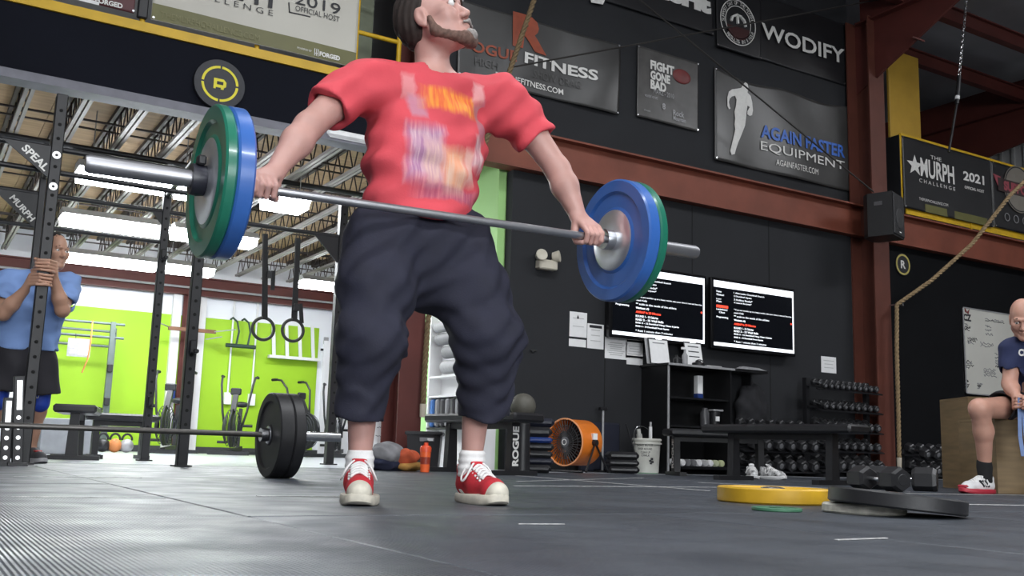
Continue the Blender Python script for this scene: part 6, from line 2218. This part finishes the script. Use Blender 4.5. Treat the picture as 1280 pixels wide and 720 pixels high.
S = SDF()
S.cone(atY(523, 275, 3.05), atY(530, 200, 3.06), .192, .196, .05, ((0, 1, 0), .74))
S.cone(atY(530, 200, 3.06), che, .196, .200, .05, ((0, 1, 0), .70))
S.cone(che, che + (nek - che) * .55, .196, .125, .06, ((0, 1, 0), .66))
S.cone(sho_r + V3(.02, 0, .0), sho_l + V3(-.02, 0, .0), .066, .066, .05)
S.cone(nek + V3(0, .01, -.085), nek + V3(0, .008, -.05), .105, .090, .04)
for s0, e0, u, r0, r1 in ((sho_r, elb_r, .62, .070, .082), (sho_l, elb_l, .56, .070, .078)):
    S.cone(s0, s0 + (e0 - s0) * u, r0, r1, .05)
    S.cone(s0 + (che - s0) * .25, s0 + (e0 - s0) * u * .5, .085, .07, .05)
    d = unit(e0 - s0)
    q = s0 + (e0 - s0) * u
    S.cone(q + d * .30, q + d * .31, .30, k=.006, op=-1)
    S.cut(q - d * .008, q + d * .2, r1 - .020, r1 - .01, k=.006)
zc_ = atY(522, 257, 2.93)[2]
S.cone(V3(LR[0] - .5, 3.05, zc_ - .3), V3(LR[0] + .5, 3.05, zc_ - .3), .30, op=-1, k=.006)
S.cone(V3(LR[0] - .5, 3.05, zc_ - .45), V3(LR[0] + .5, 3.05, zc_ - .45), .40, op=-1, k=.006)
S.cut(nek + V3(.0, -.012, -.05), nek + V3(.0, -.02, .12), .076, .11, k=.008)
wv = lambda P: (.006 * np.sin(P[:, 0] * 26 + P[:, 2] * 34 + 2 * np.sin(P[:, 2] * 11)) * np.sin(P[:, 2] * 14 + 2) + .004 * np.sin(P[:, 2] * 55 - P[:, 0] * 38 + 3 * np.sin(P[:, 0] * 9)) + .003 * np.sin(P[:, 1] * 60 + P[:, 2] * 40))
sdf_object(S, 'shirt', shirt_material(), lifter, .006, wv, label='red tee with faded orange and purple print')
# collar band
MB().tube([nek + V3(.078 * math.cos(a), -.006 + .078 * math.sin(a), -.036 + .020 * math.sin(a)) for a in [2 * PI * k / 30 for k in range(30)]], .0095, 8, True).build('collar', mat('red_rib', (.50, .05, .07), .85, 0, .1, 40), lifter, 180)
# shorts
SHM = mat('navy_black_ripstop', (.015, .0155, .031), .85, 0, .18, 10, .12, 200)
S = SDF()
S.cone(atY(522, 305, 3.055), atY(524, 318, 3.06), .196, .20, .05, ((0, 1, 0), .72))
S.cone(atY(524, 310, 3.06) + V3(-.06, 0, 0), atY(524, 310, 3.06) + V3(.06, 0, 0), .13, .13, .05)
S.cone(atY(522, 180, 3.055) + V3(-.4, 0, 0), atY(522, 190, 3.055) + V3(.4, 0, 0), .155, op=-1, k=.01)
hem_r, hem_l = atY(449, 520, 2.97), atY(605, 516, 2.98)
for h_, k_, e_, rk, re in ((hip_r, kne_r, hem_r, .100, .072), (hip_l, kne_l, hem_l, .112, .080)):
    S.cone(h_, h_ + (k_ - h_) * .5, .125, .120, .05)
    S.cone(h_ + (k_ - h_) * .5, k_, .120, rk, .05)
    S.cone(k_, e_, rk + .004, re + .006, .04)
    S.cone(e_, e_ + unit(e_ - k_) * .05, re + .006, re + .008, .02)
S.ell(kne_l + V3(.02, -.02, .02), (.10, .09, .085), None, .05)
S.ell(kne_r + V3(.0, -.03, -.02), (.085, .08, .075), None, .05)
for k_, e_, re in ((kne_r, hem_r, .072), (kne_l, hem_l, .080)):
    d = unit(e_ - k_)
    S.cut(e_ - d * .04, e_ + d * .30, re - .012, re - .008, k=.006)
    S.cone(e_ + d * .30, e_ + d * .31, .30, op=-1, k=.006)


def shfold(P):
    z = P[:, 2]
    low = np.clip((.66 - z) / .22, 0, 1) * np.clip((z - .26) / .10, 0, 1)
    ph = z * 66 + 7 * np.sin(P[:, 0] * 8 + 1) + 4 * np.sin(P[:, 1] * 13 + P[:, 0] * 6) + 2.2 * np.sin(P[:, 0] * 27 + z * 15)
    a = .0075 * low * np.sin(ph) * (.55 + .45 * np.sin(P[:, 0] * 19 + z * 9 + P[:, 1] * 16))
    b_ = .005 * np.sin(P[:, 0] * 42 + z * 13 + 2.5 * np.sin(z * 11)) * (1 - .6 * low)
    return a + b_ + .003 * np.sin(P[:, 0] * 63 - z * 58 + P[:, 1] * 44)


sdf_object(S, 'shorts', SHM, lifter, .006, shfold)
# socks and canvas shoes
SOCK = mat('white_sock', (.80, .79, .78), .9, 0, .05, 30, .15, 300)
for a_, k_ in ((ank_r, kne_r), (ank_l, kne_l)):
    d = unit(k_ - a_)
    S = SDF()
    S.cone(a_ + V3(0, 0, -.075), a_ + V3(0, .0, -.02), .040, .041, .02)
    S.cone(a_ + V3(0, 0, -.02), a_ + d * .022, .041, .0425, .02)
    S.cone(a_ + d * .020, a_ + d * .026, .0440, .0440, .008)
    sdf_object(S, 'sock', SOCK, lifter, .004, lambda P: .0015 * np.sin(P[:, 2] * 260))
CRED = mat('red_canvas', (.52, .022, .035), .8, 0, .10, 30, .1, 300)
CSOLE = mat('scuffed_white_rubber', (.60, .56, .47), .6, 0, .2, 25)
LACE = mat('white_lace', (.76, .75, .74), .85, 0, .05, 40)
for a_, tp in ((ank_r, (447, 632)), (ank_l, (618, 632))):
    q = atZ(*tp, 0)
    d = unit(V3(q[0] - a_[0], q[1] - a_[1], 0))
    hh_ = V3(a_[0], a_[1], 0) - d * .070
    shoe(lifter, foot_frame(hh_, hh_ + d), CRED, CSOLE, CSOLE, LACE, L=.295, zs=1.18)

# ------------------------------------------------------------------ the standing man at the rig post
MX = atY(38, 565, 7.75)
man = thing('person', 'man in light blue tee and black shorts hugging the rig post', 'person', (MX[0], 7.75, 0))
TAN = skin('tan_skin', (.46, .26, .18), 1)
y0 = 7.72
j = lambda x, y, Y=y0: atY(x, y, Y)
pel, che, nek, hd2 = j(30, 448), j(40, 380), j(52, 340), j(69, 314, 7.62)
shr, shl = j(6, 352), j(86, 355, 7.68)
elr, ell_ = j(4, 392, 7.5), j(78, 388, 7.45)
gpx = atY(52, 338, 7.32)
ph, pl = V3(AX, 7.32, gpx[2] + .03), V3(AX, 7.32, gpx[2] - .07)
S = SDF()
S.cone(pel, che, .15, .165, .05, ((0, 1, 0), .72))
S.cone(che, nek - V3(0, 0, .06), .165, .10, .05, ((0, 1, 0), .7))
S.cone(shr, shl, .06, .06, .05)
S.cone(nek - V3(0, 0, .05), hd2 - V3(0, -.02, .06), .062, .056, .03)
wl = ph + unit(ell_ - ph) * .10 + V3(.035, 0.02, 0)
wr_ = pl + unit(elr - pl) * .10 + V3(-.035, 0.02, 0)
for a, b, c_ in ((shr, elr, wr_), (shl, ell_, wl)):
    S.cone(a, b, .056, .046, .03)
    S.cone(b, b + (c_ - b) * .4, .048, .048, .02)
    S.cone(b + (c_ - b) * .4, c_, .048, .03, .02)
grip_hand(S, wl, ph, (0, 0, 1), .050, (0, -1, 0), 1.05)
grip_hand(S, wr_, pl, (0, 0, 1), .050, (0, -1, 0), 1.05)
hipl, hipr = pel + V3(.09, 0, -.04), pel + V3(-.09, 0, -.04)
knl, knr = V3(MX[0] + .02, 7.66, .50), V3(MX[0] - .24, 7.70, .50)
anl, anr = V3(MX[0], 7.78, .10), V3(MX[0] - .26, 7.82, .10)
for h_, k_, a_ in ((hipl, knl, anl), (hipr, knr, anr)):
    S.cone(h_, k_, .09, .06, .04)
    m_ = k_ + (a_ - k_) * .36 + V3(0, .02, 0)
    S.cone(k_, m_, .056, .058, .03)
    S.cone(m_, a_, .057, .036, .03)
    S.cone(a_, a_ + V3(0, -.02, -.05), .036, .04, .02)
H2, HR2 = add_head(S, hd2, (.45, -.85, -.05), (0, 0, 1))
sdf_object(S, 'body', TAN, man, .006)
add_eyes(man, H2)
S = SDF()
S.ell(H2(-.028, 0, .042), (.096, .083, .094), HR2, .02)
S.ell(H2(.095, 0, .000), (.085, .11, .075), HR2, .02, -1)
sdf_object(S, 'hair', mat('black_hair', (.015, .013, .013), .8, 0, .3, 60), man, .006, strands)
S = SDF()
TEE = mat('light_blue_tee', (.20, .32, .62), .85, 0, .08, 6, .08, 150)
S.cone(j(32, 445), che, .205, .205, .05, ((0, 1, 0), .76))
S.cone(che, nek - V3(0, 0, .07), .20, .115, .06, ((0, 1, 0), .72))
S.cone(shr, shl, .074, .074, .05)
for a, b in ((shr, elr), (shl, ell_)):
    S.cone(a, a + (b - a) * .62, .080, .084, .04)
    S.cut(a + (b - a) * .60, a + (b - a) * .95, .060, .062, k=.006)
S.cut(nek + V3(0, -.02, -.03), nek + V3(0, -.03, .1), .07, .09, k=.01)
zq = j(34, 436)[2]
S.cone(V3(MX[0] - .6, y0, zq - .4), V3(MX[0] + .6, y0, zq - .4), .40, op=-1, k=.008)
sdf_object(S, 'shirt', TEE, man, .008, wv)
S = SDF()
S.cone(pel + V3(0, 0, .05), pel - V3(0, 0, .05), .19, .20, .05, ((0, 1, 0), .8))
zs = j(40, 489)[2]
for h_, k_ in ((hipl, knl), (hipr, knr)):
    S.cone(h_, V3(k_[0], k_[1], zs - .02), .125, .122, .04)
    S.cut(V3(k_[0], k_[1], zs + .0), V3(k_[0], k_[1], zs - .2), .088, .088, k=.006)
S.cone(V3(MX[0] - .8, y0, zs - .5), V3(MX[0] + .8, y0, zs - .5), .50, op=-1, k=.006)
sdf_object(S, 'shorts', mat('black_shorts', (.014, .013, .018), .8, 0, .2, 10), man, .008, lambda P: .006 * np.sin(P[:, 0] * 40 + 2 * np.sin(P[:, 2] * 9)) * .6)
for k_, a_ in ((knl, anl), (knr, anr)):
    S = SDF()
    S.cone(k_ + V3(0, 0, .10), k_ - V3(0, -.006, .09), .070, .063, .02)
    sl_ = sdf_object(S, 'knee_sleeve', mat('blue_neoprene', (.015, .06, .42), .6, 0, .1, 20), man, .006)
    for s_ in (-1, 1):
        MB().bar(k_ + V3(-.03 + s_ * .03, -.070, .01), k_ + V3(-.03 + s_ * .002, -.068, -.06), .004, .006, (0, 1, 0)).build('print_line', LETTER, sl_, 0)
SHG = mat('grey_black_shoe', (.05, .05, .055), .7, 0, .15, 20)
SHR = mat('red_sole_trim', (.45, .04, .04), .5)
GREYS = mat('grey_sole', (.35, .35, .36), .6)
for a_ in (anl, anr):
    d = unit((.30, -.95, 0))
    hh_ = V3(a_[0], a_[1], 0) - d * .06

    def red_patch(up, Fl):
        MB(Fl).box((.17, 0, .082), (.06, .05, .012), bev=.004).build('red_panel', SHR, up)
    shoe(man, foot_frame(hh_, hh_ + d), SHG, GREYS, None, LACE, laces=False, extra=red_patch)

# ------------------------------------------------------------------ the seated man at the right
g = lambda x, y, D: atD(x, y, D)
hip_c = g(1296, 516, 6.84)
hip_c[2] = max(hip_c[2], .585)
sit = thing('person', 'bald man in navy tee seated on a plywood box, looking down', 'person', (hip_c[0], hip_c[1], 0))
S = SDF()
chs, nks, hds = g(1296, 452, 6.72), g(1285, 424, 6.64), g(1279, 398, 6.55)
shr, shl = g(1266, 440, 6.66), g(1326, 442, 6.60)
elr, ell_ = g(1262, 480, 6.60), g(1332, 484, 6.45)
har, hal = g(1275, 504, 6.42), g(1284, 506, 6.36)
hr_, hl_ = g(1283, 515, 6.82), g(1312, 516, 6.76)
hr_[2] = hl_[2] = .585
knr, knl = g(1224, 511, 6.42), g(1336, 516, 6.22)
anr, anl = g(1231, 588, 6.50), g(1342, 590, 6.32)
knr[2] = max(knr[2], .54)
S.cone(hip_c, chs, .15, .165, .05)
S.cone(chs, nks, .15, .085, .05)
S.cone(shr, shl, .062, .062, .05)
S.cone(nks, hds + V3(.02, .02, -.03), .064, .06, .03)
band_dir = V3(0, 0, 1)
wr1, wl1 = har + unit(elr - har) * .085, hal + unit(ell_ - hal) * .085
for a, b, c_ in ((shr, elr, wr1), (shl, ell_, wl1)):
    S.cone(a, b, .058, .046, .03)
    S.cone(b, b + (c_ - b) * .4, .048, .047, .02)
    S.cone(b + (c_ - b) * .4, c_, .047, .029, .02)
rv = V3(_r[0], _r[1], 0)
fv = V3(-_r[1], _r[0], 0)
grip_hand(S, wr1, har, (0.2, 0, 1), .014, -fv)
grip_hand(S, wl1, hal, (0.2, 0, 1), .014, -fv)
for h_, k_, a_ in ((hr_, knr, anr), (hl_, knl, anl)):
    S.cone(h_, k_, .09, .062, .04)
    m_ = k_ + (a_ - k_) * .36 + rv * .015
    S.cone(k_, m_, .058, .060, .03)
    S.cone(m_, a_, .058, .038, .03)
    S.cone(a_, a_ - V3(0, 0, .05), .038, .042, .02)
H3, HR3 = add_head(S, hds, unit(-fv * .75 - rv * .45 + V3(0, 0, -.45)), (0, 0, 1))
sdf_object(S, 'body', skin('ruddy_skin', (.52, .28, .21), 1), sit, .005)
add_eyes(sit, H3)
S = SDF()
S.cone(hip_c + V3(0, 0, .02), chs, .185, .195, .05)
S.cone(chs, nks - V3(0, 0, .04), .175, .10, .05)
S.cone(shr, shl, .078, .078, .05)
for a, b in ((shr, elr), (shl, ell_)):
    S.cone(a, a + (b - a) * .50, .082, .080, .04)
    S.cut(a + (b - a) * .56, a + (b - a) * 1.0, .056, .058, k=.006)
    dn = unit(b - a)
    qn = a + (b - a) * .52
    S.cone(qn + dn * .30, qn + dn * .31, .275, op=-1, k=.006)
S.cut(nks, nks + V3(-.02, -.02, .1), .066, .09, k=.01)
tee3 = sdf_object(S, 'shirt', mat('navy_tee', (.020, .028, .085), .85, 0, .12, 8, .08, 150), sit, .007, wv)
pc_, pd_ = g(1284, 441, 6.50), None
mb = MB()
text_on(mb, 'CROSSFIT', lambda u, v: g(1273 + 40 * u, 445 - 9 * v + 1.5 * u, 6.455 + .10 * abs(u - .35)), .05)
mb.build('chest_print', LETTER, tee3, 0)
S = SDF()
S.cone(hip_c, hip_c + V3(0, 0, .05), .185, .185, .05)
for h_, k_ in ((hr_, knr), (hl_, knl)):
    e_ = h_ + (k_ - h_) * .58
    S.cone(h_, e_, .115, .108, .04)
    S.cut(e_ - (k_ - h_) * .08, e_ + (k_ - h_) * .5, .092, .10, k=.006)
    S.cone(e_ + (k_ - h_) * .8, e_ + (k_ - h_) * .81, np.linalg.norm(k_ - h_) * .8, op=-1, k=.006)
S.cone(hip_c + V3(-.3, 0, -.61), hip_c + V3(.3, 0, -.61), .535, op=-1, k=.01)
sdf_object(S, 'shorts', MATS['black_shorts'], sit, .007, lambda P: .005 * np.sin(P[:, 0] * 40 + P[:, 2] * 30))
WSH = mat('white_trainer', (.70, .70, .70), .6, 0, .06, 20)
RSO = mat('red_rubber_sole', (.42, .03, .05), .5)
for a_, k_, tx in ((anr, knr, (1204, 611)), (anl, knl, (1318, 622))):
    S = SDF()
    dd = unit(k_ - a_)
    S.cone(a_ - V3(0, 0, .07), a_ + dd * .02, .046, .044, .02)
    S.cone(a_ + dd * .02, a_ + dd * .055, .044, .046, .02)
    sdf_object(S, 'sock', mat('black_sock', (.012, .012, .013), .9), sit, .005)
    d = unit(-rv * .92 - fv * .40)
    hh_ = V3(a_[0], a_[1], 0) - d * .07

    def stripes(up, Fl):
        for k in range(3):
            MB(Fl).bar((.09 + .022 * k, .046, .045), (.12 + .022 * k, .040, .085), .010, .010, (0, 1, 0)).build('black_stripe', INK, up, 0)
        MB(Fl).box((.255, 0, .045), (.06, .07, .02), bev=.008).build('toe_guard', RSO, up)
    shoe(sit, foot_frame(hh_, hh_ + d), WSH, RSO, None, LACE, extra=stripes)
# the light blue band he holds
bb = g(1276, 503, 6.40)
t = thing('resistance_band', 'light blue resistance band hanging from the seated man\'s hands', 'band', (bb[0], bb[1], .2))
for k, (dx, dy) in enumerate(((-.012, 0), (.016, .01), (.034, .02))):
    pts = [bb + rv * dx * .4 + V3(0, 0, .03), bb + rv * dx - V3(0, 0, .10), bb + rv * (dx * 1.3) - V3(0, 0, .22), bb + rv * (dx * 1.1 + .01) - V3(0, 0, .34)]
    m4 = MB()
    for a, b in zip(pts, pts[1:]):
        m4.bar(a, b, .026, .005, -fv, .0015)
    m4.build('strip', mat('light_blue_latex', (.16, .24, .46), .5, 0, .1, 20), t, 0)
# white trainers standing under the benches
for k, x in enumerate((938, 950)):
    q = atZ(x, 594, 0)
    q = atD(x, 594, 9.2)
    t = thing('trainer', ['black and white patterned trainer under the long bench, left of pair', 'black and white patterned trainer under the long bench, right of pair'][k], 'shoe', (q[0], q[1], 0), 0, 'trainers under the bench')
    d = unit(-fv * .8 + rv * (.6 if k else -.1))
    shoe(t, foot_frame(V3(q[0], q[1], 0), V3(q[0], q[1], 0) + d), mat('zebra_canvas', (.45, .45, .45), .7, 0, .95, 28), WSH, None, LACE, name='upper')
